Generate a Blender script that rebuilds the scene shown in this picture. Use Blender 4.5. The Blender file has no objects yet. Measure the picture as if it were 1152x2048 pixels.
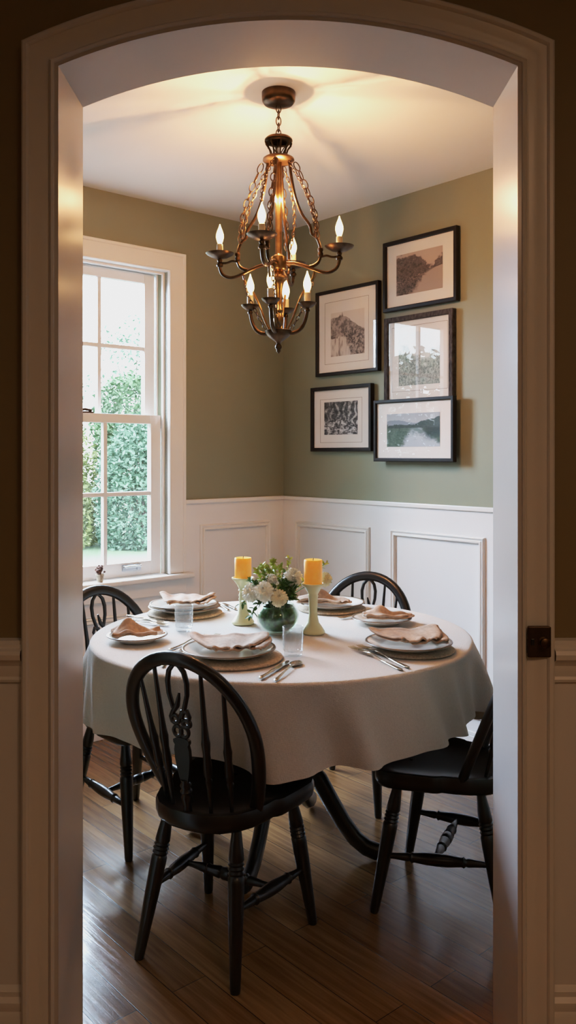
import bpy, math, random
from mathutils import Vector, Matrix, noise
random.seed(7)
scene = bpy.context.scene
col = scene.collection
PI = math.pi
# ------------------------------------------------------------------ materials
MATS = {}

def _new(name):
    m = bpy.data.materials.new(name)
    m.use_nodes = True
    nt = m.node_tree
    return m, nt, nt.nodes['Principled BSDF'], nt.nodes['Material Output']

def link(nt, a, b):
    nt.links.new(a, b)

def node(nt, t, **kw):
    n = nt.nodes.new(t)
    for k, v in kw.items():
        if k.startswith('i_'):
            key = k[2:]
            key = int(key) if key.isdigit() else key.replace('_', ' ')
            n.inputs[key].default_value = v
        else:
            setattr(n, k, v)
    return n

def ramp(nt, stops):
    r = nt.nodes.new('ShaderNodeValToRGB')
    el = r.color_ramp.elements
    while len(el) < len(stops):
        el.new(0.5)
    for e, (p, c) in zip(el, stops):
        e.position = p
        e.color = (c[0], c[1], c[2], 1)
    return r

def pmat(name, color, rough=.5, metal=0, var=.06, vscale=8, bump=0, bscale=60, bdist=.002, spec=.5, coat=0, sss=0, stretch=(1, 1, 1), rvar=0):
    m, nt, b, out = _new(name)
    tc = node(nt, 'ShaderNodeTexCoord')
    mp = node(nt, 'ShaderNodeMapping')
    mp.inputs['Scale'].default_value = stretch
    link(nt, tc.outputs['Object'], mp.inputs['Vector'])
    nz = node(nt, 'ShaderNodeTexNoise', i_Scale=vscale, i_Detail=4.0)
    link(nt, mp.outputs[0], nz.inputs['Vector'])
    lo = [max(0, c * (1 - var)) for c in color]
    hi = [min(1, c * (1 + var)) for c in color]
    r = ramp(nt, [(.3, lo), (.7, hi)])
    link(nt, nz.outputs['Fac'], r.inputs['Fac'])
    link(nt, r.outputs['Color'], b.inputs['Base Color'])
    b.inputs['Roughness'].default_value = rough
    b.inputs['Metallic'].default_value = metal
    b.inputs['Specular IOR Level'].default_value = spec
    b.inputs['Coat Weight'].default_value = coat
    if sss:
        b.inputs['Subsurface Weight'].default_value = sss
        b.inputs['Subsurface Radius'].default_value = (.03, .014, .005)
        b.inputs['Subsurface Scale'].default_value = 1.0
    if rvar:
        mr = node(nt, 'ShaderNodeMapRange', i_3=rough - rvar, i_4=rough + rvar)
        link(nt, nz.outputs['Fac'], mr.inputs['Value'])
        link(nt, mr.outputs[0], b.inputs['Roughness'])
    if bump:
        n2 = node(nt, 'ShaderNodeTexNoise', i_Scale=bscale, i_Detail=3.0)
        link(nt, mp.outputs[0], n2.inputs['Vector'])
        bp = node(nt, 'ShaderNodeBump', i_Strength=bump, i_Distance=bdist)
        link(nt, n2.outputs['Fac'], bp.inputs['Height'])
        link(nt, bp.outputs['Normal'], b.inputs['Normal'])
    MATS[name] = m
    return m

M = MATS
pmat('sage_paint', (.232, .240, .165), .55, bump=.12, bscale=140, var=.03, vscale=3, bdist=.001)
pmat('hall_paint', (.25, .185, .090), .6, bump=.12, bscale=140, var=.03, vscale=3, bdist=.001)
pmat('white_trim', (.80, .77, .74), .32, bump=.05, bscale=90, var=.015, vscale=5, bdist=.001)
pmat('white_wall', (.78, .76, .75), .42, bump=.06, bscale=90, var=.015, vscale=3, bdist=.001)
pmat('ceiling_white', (.80, .77, .74), .7, bump=.08, bscale=160, var=.012, vscale=2, bdist=.001)
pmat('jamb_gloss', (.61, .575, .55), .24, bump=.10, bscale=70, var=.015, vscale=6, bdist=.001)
pmat('black_paint', (.0085, .0068, .006), .3, var=.35, vscale=14, bump=.06, bscale=80, bdist=.001, rvar=.06)
pmat('bronze', (.085, .048, .024), .34, metal=.9, var=.3, vscale=40, rvar=.08)
pmat('gilt_bronze', (.30, .17, .07), .28, metal=1.0, var=.3, vscale=45)
pmat('sleeve', (.85, .70, .45), .5, var=.03)
pmat('cutlery_metal', (.66, .55, .42), .16, metal=1.0, var=.08, vscale=60)
pmat('silver', (.62, .62, .63), .25, metal=1.0, var=.05)
pmat('dark_metal', (.07, .04, .025), .45, metal=.8, var=.3, vscale=30)
pmat('china', (.80, .745, .66), .14, var=.02, coat=.3)
pmat('china_rim', (.13, .075, .035), .3, var=.2)
pmat('jute', (.42, .33, .235), .9, var=.3, vscale=160, bump=.7, bscale=260, bdist=.003)
pmat('napkin_linen', (.45, .305, .215), .9, var=.16, vscale=90, bump=.5, bscale=320, bdist=.0015)
pmat('cream_holder', (.78, .72, .42), .38, var=.03, coat=.2)
pmat('wick', (.03, .02, .015), .9)
pmat('frame_black', (.010, .007, .006), .42, var=.3, vscale=20, spec=.2, stretch=(1, 1, 1))
pmat('frame_rough', (.050, .042, .040), .7, spec=.25, var=.6, vscale=45, bump=.9, bscale=75, bdist=.006, stretch=(1, 3, 1))
pmat('mat_board', (.70, .65, .60), .85, var=.02)
pmat('mat_line', (.17, .13, .11), .9)
pmat('petal', (.86, .82, .70), .6, var=.05, vscale=60)
pmat('petal_cream', (.84, .74, .50), .6, var=.08, vscale=60)
pmat('leaf_dark', (.085, .18, .045), .45, var=.45, vscale=30)
pmat('leaf_light', (.42, .46, .08), .5, var=.4, vscale=30)
pmat('stem_green', (.08, .13, .03), .5, var=.2)
pmat('dry_flower', (.12, .05, .03), .8, var=.6, vscale=90)
pmat('vase_lining', (.040, .085, .028), .3, var=.95, vscale=75, spec=.6)
pmat('tree_bark', (.08, .06, .045), .9, var=.3)
pmat('leaf_tree_a', (.060, .118, .070), .7, var=.35, vscale=1.6)
pmat('leaf_tree_b', (.055, .105, .042), .7, var=.35, vscale=1.6)
pmat('leaf_tree_c', (.12, .145, .045), .7, var=.3, vscale=1.6)
pmat('house_siding', (.5, .5, .48), .7)

def candle_mat():
    m, nt, b, out = _new('candle_wax')
    tc = node(nt, 'ShaderNodeTexCoord')
    sx = node(nt, 'ShaderNodeSeparateXYZ')
    link(nt, tc.outputs['Object'], sx.inputs[0])
    nz = node(nt, 'ShaderNodeTexNoise', i_Scale=60.0)
    link(nt, tc.outputs['Object'], nz.inputs['Vector'])
    r = ramp(nt, [(.3, (.86, .38, .07)), (.7, (.90, .44, .10))])
    link(nt, nz.outputs['Fac'], r.inputs['Fac'])
    link(nt, r.outputs['Color'], b.inputs['Base Color'])
    b.inputs['Roughness'].default_value = .4
    b.inputs['Subsurface Weight'].default_value = .6
    b.inputs['Subsurface Radius'].default_value = (.04, .016, .004)
    b.inputs['Subsurface Scale'].default_value = 1.0
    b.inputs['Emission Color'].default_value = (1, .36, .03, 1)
    b.inputs['Emission Strength'].default_value = .16      # even emission put into the wax to imitate candle glow; no flame modelled
    M['candle_wax'] = m
candle_mat()

def cloth_mat():
    m, nt, b, out = _new('table_linen')
    tc = node(nt, 'ShaderNodeTexCoord')
    nz = node(nt, 'ShaderNodeTexNoise', i_Scale=220.0, i_Detail=4.0)
    link(nt, tc.outputs['UV'], nz.inputs['Vector'])
    mp = node(nt, 'ShaderNodeMapping')
    mp.inputs['Scale'].default_value = (90, 700, 1)
    link(nt, tc.outputs['UV'], mp.inputs['Vector'])
    n2 = node(nt, 'ShaderNodeTexNoise', i_Scale=1.0, i_Detail=3.0)
    link(nt, mp.outputs[0], n2.inputs['Vector'])
    mp3 = node(nt, 'ShaderNodeMapping')
    mp3.inputs['Scale'].default_value = (700, 90, 1)
    link(nt, tc.outputs['UV'], mp3.inputs['Vector'])
    n3 = node(nt, 'ShaderNodeTexNoise', i_Scale=1.0, i_Detail=3.0)
    link(nt, mp3.outputs[0], n3.inputs['Vector'])
    ad = node(nt, 'ShaderNodeMath', operation='ADD')
    link(nt, n2.outputs['Fac'], ad.inputs[0]); link(nt, n3.outputs['Fac'], ad.inputs[1])
    r = ramp(nt, [(.35, (.62, .535, .46)), (.65, (.75, .665, .59))])
    md = node(nt, 'ShaderNodeMath', operation='MULTIPLY', i_1=.5)
    link(nt, ad.outputs[0], md.inputs[0])
    link(nt, md.outputs[0], r.inputs['Fac'])
    link(nt, r.outputs['Color'], b.inputs['Base Color'])
    b.inputs['Roughness'].default_value = .92
    b.inputs['Sheen Weight'].default_value = .25
    bp = node(nt, 'ShaderNodeBump', i_Strength=.8, i_Distance=.003)
    link(nt, ad.outputs[0], bp.inputs['Height'])
    link(nt, bp.outputs['Normal'], b.inputs['Normal'])
    M['table_linen'] = m
cloth_mat()

def floor_mat():
    m, nt, b, out = _new('oak_planks')
    tc = node(nt, 'ShaderNodeTexCoord')
    sp = node(nt, 'ShaderNodeSeparateXYZ')
    link(nt, tc.outputs['Object'], sp.inputs[0])
    cb = node(nt, 'ShaderNodeCombineXYZ')
    link(nt, sp.outputs['Y'], cb.inputs['X'])      # planks run along local y
    link(nt, sp.outputs['X'], cb.inputs['Y'])
    br = node(nt, 'ShaderNodeTexBrick', offset=.37, offset_frequency=2, i_Scale=1.0, i_Mortar_Size=.0012, i_Mortar_Smooth=.2, i_Bias=0.0, i_Brick_Width=1.15, i_Row_Height=.105)
    br.inputs['Color1'].default_value = (.0, .0, .0, 1)
    br.inputs['Color2'].default_value = (1, 1, 1, 1)
    br.inputs['Mortar'].default_value = (.5, .5, .5, 1)
    link(nt, cb.outputs[0], br.inputs['Vector'])
    mp = node(nt, 'ShaderNodeMapping')
    mp.inputs['Scale'].default_value = (1.3, 26, 1)
    link(nt, cb.outputs[0], mp.inputs['Vector'])
    g = node(nt, 'ShaderNodeTexNoise', i_Scale=2.2, i_Detail=6.0, i_Roughness=.62, i_Distortion=.6)
    link(nt, mp.outputs[0], g.inputs['Vector'])
    big = node(nt, 'ShaderNodeTexNoise', i_Scale=1.6, i_Detail=2.0)
    link(nt, cb.outputs[0], big.inputs['Vector'])
    a1 = node(nt, 'ShaderNodeMath', operation='MULTIPLY_ADD', i_1=.30, i_2=-.15)
    link(nt, br.outputs['Color'], a1.inputs[0])
    a2 = node(nt, 'ShaderNodeMath', operation='ADD')
    link(nt, g.outputs['Fac'], a2.inputs[0]); link(nt, a1.outputs[0], a2.inputs[1])
    r = ramp(nt, [(.2, (.092, .040, .013)), (.5, (.205, .098, .036)), (.8, (.32, .172, .070))])
    link(nt, a2.outputs[0], r.inputs['Fac'])
    mx = node(nt, 'ShaderNodeMix', data_type='RGBA', blend_type='MIX')
    link(nt, br.outputs['Fac'], mx.inputs[0])
    link(nt, r.outputs['Color'], mx.inputs[6])
    mx.inputs[7].default_value = (.014, .007, .003, 1)
    link(nt, mx.outputs[2], b.inputs['Base Color'])
    rr = node(nt, 'ShaderNodeMapRange', i_1=.3, i_2=.7, i_3=.17, i_4=.30)
    link(nt, big.outputs['Fac'], rr.inputs['Value'])
    link(nt, rr.outputs[0], b.inputs['Roughness'])
    b.inputs['Specular IOR Level'].default_value = .55
    hh = node(nt, 'ShaderNodeMath', operation='MULTIPLY_ADD', i_1=-1.6)
    link(nt, br.outputs['Fac'], hh.inputs[0]); link(nt, g.outputs['Fac'], hh.inputs[2])
    bp = node(nt, 'ShaderNodeBump', i_Strength=.14, i_Distance=.004)
    link(nt, hh.outputs[0], bp.inputs['Height'])
    link(nt, bp.outputs['Normal'], b.inputs['Normal'])
    M['oak_planks'] = m
floor_mat()

def glass_mat(name, tint=(1, 1, 1), refl=1.0, rough=0.0, milk=0.0, bump=0.0):
    m, nt, b, out = _new(name)
    nt.nodes.remove(b)
    tr = node(nt, 'ShaderNodeBsdfTransparent'); tr.inputs['Color'].default_value = (*tint, 1)
    gl = node(nt, 'ShaderNodeBsdfGlossy'); gl.inputs['Roughness'].default_value = rough
    gl.inputs['Color'].default_value = (1, 1, 1, 1)
    fr = node(nt, 'ShaderNodeLayerWeight', i_Blend=.5)
    pw = node(nt, 'ShaderNodeMath', operation='POWER', i_1=4.0)
    link(nt, fr.outputs['Facing'], pw.inputs[0])
    mu = node(nt, 'ShaderNodeMath', operation='MULTIPLY_ADD', i_1=.75 * min(1, refl), i_2=.045 * refl)
    mu.use_clamp = True
    link(nt, pw.outputs[0], mu.inputs[0])
    mx = node(nt, 'ShaderNodeMixShader')
    link(nt, mu.outputs[0], mx.inputs[0]); link(nt, tr.outputs[0], mx.inputs[1]); link(nt, gl.outputs[0], mx.inputs[2])
    nz = node(nt, 'ShaderNodeTexNoise', i_Scale=(90.0 if bump else 3.0))
    tc = node(nt, 'ShaderNodeTexCoord'); link(nt, tc.outputs['Object'], nz.inputs['Vector'])
    if bump:
        bp = node(nt, 'ShaderNodeBump', i_Strength=bump, i_Distance=.004)
        link(nt, nz.outputs['Fac'], bp.inputs['Height'])
        link(nt, bp.outputs['Normal'], gl.inputs['Normal']); link(nt, bp.outputs['Normal'], fr.inputs['Normal'])
    last = mx
    if milk:
        df = node(nt, 'ShaderNodeBsdfDiffuse'); df.inputs['Color'].default_value = (.8, .85, .88, 1)
        m2 = node(nt, 'ShaderNodeMixShader'); m2.inputs[0].default_value = milk
        link(nt, mx.outputs[0], m2.inputs[1]); link(nt, df.outputs[0], m2.inputs[2])
        last = m2
    link(nt, last.outputs[0], out.inputs['Surface'])
    M[name] = m
glass_mat('window_glass', (.97, .99, .98), .9, milk=.02)
glass_mat('picture_glass', (1, 1, 1), .30)
glass_mat('picture_glass_bright', (1, 1, 1), .95)
glass_mat('tumbler_glass', (.955, .97, .975), 1.5, .03, milk=.05, bump=.7)
glass_mat('vase_glass', (.90, .96, .90), 1.2, .02)

def bulb_mat():
    m, nt, b, out = _new('lit_bulb')
    nt.nodes.remove(b)
    tr = node(nt, 'ShaderNodeBsdfTransparent')
    em = node(nt, 'ShaderNodeEmission'); em.inputs['Color'].default_value = (1, .62, .26, 1); em.inputs['Strength'].default_value = 4.0
    lw = node(nt, 'ShaderNodeLayerWeight', i_Blend=.35)
    r = ramp(nt, [(.0, (1, 1, 1)), (.75, (.42, .42, .42)), (1, (.2, .2, .2))])
    link(nt, lw.outputs['Facing'], r.inputs['Fac'])
    mx = node(nt, 'ShaderNodeMixShader')
    link(nt, r.outputs['Color'], mx.inputs[0]); link(nt, tr.outputs[0], mx.inputs[1]); link(nt, em.outputs[0], mx.inputs[2])
    link(nt, mx.outputs[0], out.inputs['Surface'])
    M['lit_bulb'] = m
    m, nt, b, out = _new('filament')
    nt.nodes.remove(b)
    em = node(nt, 'ShaderNodeEmission'); em.inputs['Color'].default_value = (1, .78, .45, 1); em.inputs['Strength'].default_value = 30.0
    link(nt, em.outputs[0], out.inputs['Surface'])
    M['filament'] = m
bulb_mat()

def vcol_mat():
    m, nt, b, out = _new('printed_photo')
    at = node(nt, 'ShaderNodeAttribute', attribute_name='print')
    link(nt, at.outputs['Color'], b.inputs['Base Color'])
    b.inputs['Roughness'].default_value = .7
    M['printed_photo'] = m
vcol_mat()

def lawn_mat():
    m, nt, b, out = _new('lawn_grass')
    tc = node(nt, 'ShaderNodeTexCoord')
    sp = node(nt, 'ShaderNodeSeparateXYZ'); link(nt, tc.outputs['Object'], sp.inputs[0])
    n1 = node(nt, 'ShaderNodeTexNoise', i_Scale=14.0, i_Detail=6.0)
    link(nt, tc.outputs['Object'], n1.inputs['Vector'])
    n2 = node(nt, 'ShaderNodeTexNoise', i_Scale=.5, i_Detail=2.0)
    link(nt, tc.outputs['Object'], n2.inputs['Vector'])
    mr = node(nt, 'ShaderNodeMapRange', i_1=-10.0, i_2=-7.0, i_3=0.0, i_4=1.0)
    link(nt, sp.outputs['Y'], mr.inputs['Value'])
    g = ramp(nt, [(.3, (.04, .075, .028)), (.7, (.075, .115, .05))])
    d = ramp(nt, [(.3, (.11, .095, .075)), (.7, (.16, .14, .115))])
    link(nt, n1.outputs['Fac'], g.inputs['Fac']); link(nt, n1.outputs['Fac'], d.inputs['Fac'])
    mx = node(nt, 'ShaderNodeMix', data_type='RGBA')
    link(nt, mr.outputs[0], mx.inputs[0]); link(nt, g.outputs['Color'], mx.inputs[6]); link(nt, d.outputs['Color'], mx.inputs[7])
    link(nt, mx.outputs[2], b.inputs['Base Color'])
    b.inputs['Roughness'].default_value = .95
    M['lawn_grass'] = m
lawn_mat()

# ------------------------------------------------------------------ mesh builder
class MB:
    def __init__(s):
        s.v = []; s.f = []; s.m = []
    def add(s, vs, fs, mi=0):
        o = len(s.v)
        s.v += [tuple(p) for p in vs]
        for f in fs:
            s.f.append(tuple(i + o for i in f)); s.m.append(mi)
        return s
    def box(s, x0, x1, y0, y1, z0, z1, mi=0):
        vs = [(x, y, z) for z in (z0, z1) for y in (y0, y1) for x in (x0, x1)]
        return s.add(vs, [(0, 2, 3, 1), (4, 5, 7, 6), (0, 1, 5, 4), (1, 3, 7, 5), (3, 2, 6, 7), (2, 0, 4, 6)], mi)
    def lathe(s, prof, n=32, c=(0, 0, 0), mi=0, fn=None):
        vs = []; fs = []
        for (r, z) in prof:
            for k in range(n):
                a = 2 * PI * k / n
                rr = r if fn is None else fn(r, z, a)
                vs.append((c[0] + rr * math.cos(a), c[1] + rr * math.sin(a), c[2] + z))
        for i in range(len(prof) - 1):
            for k in range(n):
                k2 = (k + 1) % n
                fs.append((i * n + k, i * n + k2, (i + 1) * n + k2, (i + 1) * n + k))
        if prof[0][0] > 1e-6: fs.append(tuple(range(n - 1, -1, -1)))
        if prof[-1][0] > 1e-6: fs.append(tuple((len(prof) - 1) * n + k for k in range(n)))
        return s.add(vs, fs, mi)
    def turned(s, p0, p1, prof, n=14, mi=0):
        """lathe between two points; prof = (fraction, radius)"""
        p0 = Vector(p0); p1 = Vector(p1)
        return s.tube([p0.lerp(p1, t) for t, r in prof], [r for t, r in prof], n, mi=mi, axis=(p1 - p0))
    def tube(s, pts, rad, n=10, closed=False, mi=0, axis=None, sq=None, up=None):
        pts = [Vector(p) for p in pts]; N = len(pts)
        if not hasattr(rad, '__len__'): rad = [rad] * N
        vs = []; fs = []
        prev = None
        for i, p in enumerate(pts):
            if axis is not None: t = Vector(axis)
            elif closed: t = pts[(i + 1) % N] - pts[i - 1]
            else: t = pts[min(i + 1, N - 1)] - pts[max(i - 1, 0)]
            t = t.normalized()
            if up is not None:
                a = (Vector(up) - t * Vector(up).dot(t)).normalized()
            elif prev is None:
                ref = Vector((0, 0, 1)) if abs(t.z) < .9 else Vector((1, 0, 0))
                a = (ref - t * ref.dot(t)).normalized()
            else:
                a = (prev - t * prev.dot(t)).normalized()
            prev = a
            b = t.cross(a)
            sa, sb = (1, 1) if sq is None else sq
            for k in range(n):
                an = 2 * PI * k / n
                vs.append(p + a * (math.cos(an) * rad[i] * sa) + b * (math.sin(an) * rad[i] * sb))
        seg = N if closed else N - 1
        for i in range(seg):
            j = (i + 1) % N
            for k in range(n):
                k2 = (k + 1) % n
                fs.append((i * n + k, i * n + k2, j * n + k2, j * n + k))
        if not closed:
            fs.append(tuple(range(n - 1, -1, -1)))
            fs.append(tuple((N - 1) * n + k for k in range(n)))
        return s.add(vs, fs, mi)
    def prism(s, poly, z0, z1, mi=0, inset=0, mat=None):
        n = len(poly)
        vs = [(x, y, z0) for x, y in poly] + [(x, y, z1) for x, y in poly]
        fs = [tuple(range(n - 1, -1, -1)), tuple(range(n, 2 * n))]
        for k in range(n):
            k2 = (k + 1) % n
            fs.append((k, k2, n + k2, n + k))
        return s.add(vs, fs, mi)
    def grid(s, fn, nu, nv, closeu=False, mi=0):
        vs = [fn(i / (nu if closeu else nu - 1), j / (nv - 1)) for j in range(nv) for i in range(nu)]
        fs = []
        for j in range(nv - 1):
            for i in range(nu if closeu else nu - 1):
                i2 = (i + 1) % nu
                fs.append((j * nu + i, j * nu + i2, (j + 1) * nu + i2, (j + 1) * nu + i))
        return s.add(vs, fs, mi)
    def xf(s, mtx):
        s.v = [tuple(mtx @ Vector(p)) for p in s.v]
        return s
    def build(s, name, mats, parent=None, smooth=40, bevel=0, solid=0, sub=0, loc=None, rotz=0, seg=2):
        me = bpy.data.meshes.new(name)
        me.from_pydata(s.v, [], s.f)
        if not isinstance(mats, (list, tuple)): mats = [mats]
        for mm in mats: me.materials.append(M[mm] if isinstance(mm, str) else mm)
        if len(mats) > 1: me.polygons.foreach_set('material_index', s.m)
        me.update()
        if smooth:
            me.polygons.foreach_set('use_smooth', [True] * len(me.polygons))
            if smooth < 180: me.set_sharp_from_angle(angle=math.radians(smooth))
        o = bpy.data.objects.new(name, me)
        col.objects.link(o)
        if parent: o.parent = parent
        if loc: o.location = loc
        if rotz: o.rotation_euler = (0, 0, rotz)
        if solid:
            md = o.modifiers.new('solid', 'SOLIDIFY'); md.thickness = abs(solid); md.offset = 1 if solid > 0 else -1
        if bevel:
            md = o.modifiers.new('bevel', 'BEVEL'); md.width = bevel; md.segments = seg; md.limit_method = 'ANGLE'; md.angle_limit = math.radians(40)
        if sub:
            md = o.modifiers.new('sub', 'SUBSURF'); md.levels = sub; md.render_levels = sub
        return o

def thing(name, label, cat, loc=(0, 0, 0), rotz=0, group=None, rot=None):
    o = bpy.data.objects.new(name, None)
    col.objects.link(o)
    o.location = loc
    o.rotation_euler = rot or (0, 0, rotz)
    o.empty_display_size = .05
    o['label'] = label; o['category'] = cat
    if group: o['group'] = group
    return o

def tag(o, label, cat, group=None, kind=None):
    o['label'] = label; o['category'] = cat
    if group: o['group'] = group
    if kind: o['kind'] = kind
    return o

def struct(o):
    o['kind'] = 'structure'
    return o

def dup(o, parent=None):
    c = o.copy(); col.objects.link(c)
    if parent: c.parent = parent
    for ch in list(o.children): dup(ch, c)
    return c

# ------------------------------------------------------------------ room frame
# room corner; local x runs along the window wall, local y along the picture wall, both away from the corner
C0 = Vector((-.026, 4.90, 0)); RA = math.atan2(-.6564, -.7544)
RM = Matrix.Translation(C0) @ Matrix.Rotation(RA, 4, 'Z')
CZ = 2.70
YF, YB = 1.84, 2.02            # hall face / dining face of the archway wall
def inroom(o):
    o.location = C0; o.rotation_euler = (0, 0, RA); return o

# floor, ceiling as one slab each
Lend = (-3.42, 1.9); Rend = (2.62, 1.9)
plan_w = [(-.026, 4.95), Lend, (-1.75, 1.9), (-1.75, -1.7), (1.75, -1.7), (1.75, 1.9), Rend]
inv = RM.inverted()
plan = [tuple((inv @ Vector((x, y, 0)))[:2]) for x, y in plan_w]
fl = MB().prism(plan, -.1, 0).build('floor', 'oak_planks', smooth=0); inroom(fl); struct(fl)
ce = MB().prism(plan, CZ, CZ + .1).build('ceiling', 'ceiling_white', smooth=0); inroom(ce); struct(ce)

# window wall (local y<=0) with opening
WS0, WS1, WZ0, WZ1 = .80, 1.74, .775, 2.352
mb = MB()
mb.box(-.18, WS0, -.18, 0, 0, CZ).box(WS1, 4.5, -.18, 0, 0, CZ).box(WS0, WS1, -.18, 0, 0, WZ0 - .03).box(WS0, WS1, -.18, 0, WZ1 + .02, CZ)
inroom(struct(mb.build('wall_left', 'sage_paint', smooth=0)))
mb = MB().box(-.15, 0, 0, 4.0, 0, CZ)
inroom(struct(mb.build('wall_right', 'sage_paint', smooth=0)))

# archway wall: inverted U
ZS, RISE, HALF = 2.245, .10, .50
RAD = (HALF ** 2 + RISE ** 2) / (2 * RISE); ZC = ZS + RISE - RAD
def arc(half, n=36):
    a1 = math.asin(half / 1) if False else None
    r = RAD + (half - HALF)
    a0 = math.asin(half / r)
    return [(r * math.sin(-a0 + 2 * a0 * k / n), ZC + r * math.cos(-a0 + 2 * a0 * k / n)) for k in range(n + 1)]
g = .012
op = [(-HALF - g, 0)] + arc(HALF + g) + [(HALF + g, 0)]
poly = [(2.62, 0), (2.62, CZ), (-3.42, CZ), (-3.42, 0)] + op
mb = MB().prism(poly, 0, 1)
vv = []
for (x, y, z) in mb.v: vv.append((x, YB if z < .5 else YF, y))
mb.v = vv
# faces: first = z0 cap (dining side), second = hall side
mb.m = [0, 1] + [0] * (len(mb.f) - 2)
o = mb.build('wall_front', ['sage_paint', 'hall_paint'], smooth=0); struct(o)
import bmesh
bm = bmesh.new(); bm.from_mesh(o.data); bmesh.ops.triangulate(bm, faces=[f for f in bm.faces if len(f.verts) > 4]); bmesh.ops.recalc_face_normals(bm, faces=bm.faces); bm.to_mesh(o.data); bm.free()

# archway lining and casing
def opening_path(d, n=36):
    """path round the opening offset outward by d, from left floor to right floor (x, z)"""
    return [(-HALF - d, 0)] + arc(HALF + d, n) + [(HALF + d, 0)]
def sweep(profile, name, mat, n=36):
    """profile: (offset outward, y)"""
    rows = [[(x, y, z) for x, z in opening_path(d, n)] for d, y in profile]
    k = len(rows[0]); vs = [p for r in rows for p in r]; fs = []
    for i in range(len(rows) - 1):
        for j in range(k - 1):
            fs.append((i * k + j, i * k + j + 1, (i + 1) * k + j + 1, (i + 1) * k + j))
    return MB().add(vs, fs).build(name, mat, smooth=35)
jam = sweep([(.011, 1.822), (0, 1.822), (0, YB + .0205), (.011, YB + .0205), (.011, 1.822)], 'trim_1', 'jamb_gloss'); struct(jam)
cas = sweep([(.003, YF), (.003, 1.824), (.0045, 1.8225), (.008, 1.827), (.0095, 1.817), (.014, 1.8145), (.0185, 1.818), (.021, 1.825), (.026, 1.823), (.034, 1.8235), (.045, 1.821), (.057, 1.8165), (.0615, 1.816), (.063, 1.811), (.066, 1.808), (.073, 1.808), (.077, 1.811), (.077, YF)], 'trim_2', 'white_trim'); struct(cas)
# dining-side casing
cas2 = sweep([(.005, YB), (.005, YB + .018), (.06, YB + .022), (.072, YB + .022), (.072, YB)], 'trim_3', 'white_trim'); struct(cas2)

# hall shell
struct(MB().box(-1.75, -1.6, -1.7, YF, 0, CZ).build('wall_hall_left', 'hall_paint', smooth=0))
struct(MB().box(1.6, 1.75, -1.7, YF, 0, CZ).build('wall_hall_right', 'hall_paint', smooth=0))
struct(MB().box(-1.6, 1.6, -1.7, -1.55, 0, CZ).build('wall_hall_back', 'hall_paint', smooth=0))
k = 4
for sgn in (-1, 1):
    x0, x1 = (.578, 1.6) if sgn > 0 else (-1.6, -.578)
    # wainscot skin, chair rail, baseboard each side of the archway
    o = MB().box(x0, x1, YF - .006, YF - .0005, 0, .93).build('trim_%d' % k, 'white_wall', smooth=0); struct(o); k += 1
    prof = [(-.0065, .900), (-.014, .902), (-.016, .908), (-.013, .914), (-.016, .925), (-.017, .938), (-.024, .948), (-.034, .955), (-.036, .966), (-.032, .974), (-.022, .978), (-.022, .986), (-.016, .993), (-.0005, .996)]
    mb = MB().add([(x, YF + dy, z) for x in (x0, x1) for dy, z in prof], [(i, i + 1, i + 1 + len(prof), i + len(prof)) for i in range(len(prof) - 1)])
    struct(mb.build('trim_%d' % k, 'white_trim', smooth=30)); k += 1
    prof = [(-.0065, .0), (-.022, 0), (-.022, .175), (-.017, .185), (-.02, .196), (-.02, .205), (-.012, .214), (-.014, .226), (-.0065, .238)]
    mb = MB().add([(x, YF + dy, z) for x in (x0, x1) for dy, z in prof], [(i, i + 1, i + 1 + len(prof), i + len(prof)) for i in range(len(prof) - 1)])
    struct(mb.build('baseboard_hall_%s' % ('right' if sgn > 0 else 'left'), 'white_trim', smooth=30))

# small bronze latch plate on the right casing
lt = thing('latch_plate', 'small dark bronze latch plate with a round turn button on the right archway casing', 'latch', (.5435, 1.8155, .994))
MB().box(-.0255, .0255, -.0085, .0, -.034, .034).build('back_plate', 'dark_metal', lt, smooth=0, bevel=.003)
mb = MB(); mb.lathe([(.0, 0), (.011, 0), (.012, .002), (.009, .004), (.0085, .010), (.011, .013), (.0105, .016), (.006, .018), (0, .0185)], 24)
mb.xf(Matrix.Translation((.008, -.0085, 0)) @ Matrix.Rotation(PI / 2, 4, 'X')); mb.build('turn_button', 'bronze', lt, smooth=50)
mb = MB().box(-.019, -.012, -.0105, -.0084, -.007, .007); mb.build('keeper_slot', 'black_paint', lt, smooth=0, bevel=.0008)

# ------------------------------------------------------------------ wainscot of the dining room (room frame)
WT = 1.157
mb = MB().box(.0125, .70, .0005, .012, 0, WT - .008).box(.70, 1.84, .0005, .012, 0, .72).box(1.84, 4.2, .0005, .012, 0, WT - .008)
inroom(struct(mb.build('trim_8', 'white_wall', smooth=0)))
mb = MB().box(.0005, .012, .0005, 3.8, 0, WT - .008)
inroom(struct(mb.build('trim_9', 'white_wall', smooth=0)))
# caps
mb = MB().box(.0, .697, .0005, .022, WT - .022, WT).box(1.845, 4.2, .0005, .022, WT - .022, WT)
inroom(struct(mb.build('trim_10', 'white_trim', smooth=0, bevel=.004)))
mb = MB().box(.0005, .022, .023, 3.8, WT - .022, WT)
inroom(struct(mb.build('trim_11', 'white_trim', smooth=0, bevel=.004)))
mb = MB().box(.0125, 4.2, .0125, .026, 0, .10).box(.0125, 4.2, .0125, .02, .10, .118)
inroom(struct(mb.build('baseboard_left', 'white_trim', smooth=0, bevel=.003)))
mb = MB().box(.0125, .026, .027, 3.8, 0, .10).box(.0125, .02, .027, 3.8, .10, .118)
inroom(struct(mb.build('baseboard_right', 'white_trim', smooth=0, bevel=.003)))

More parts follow.
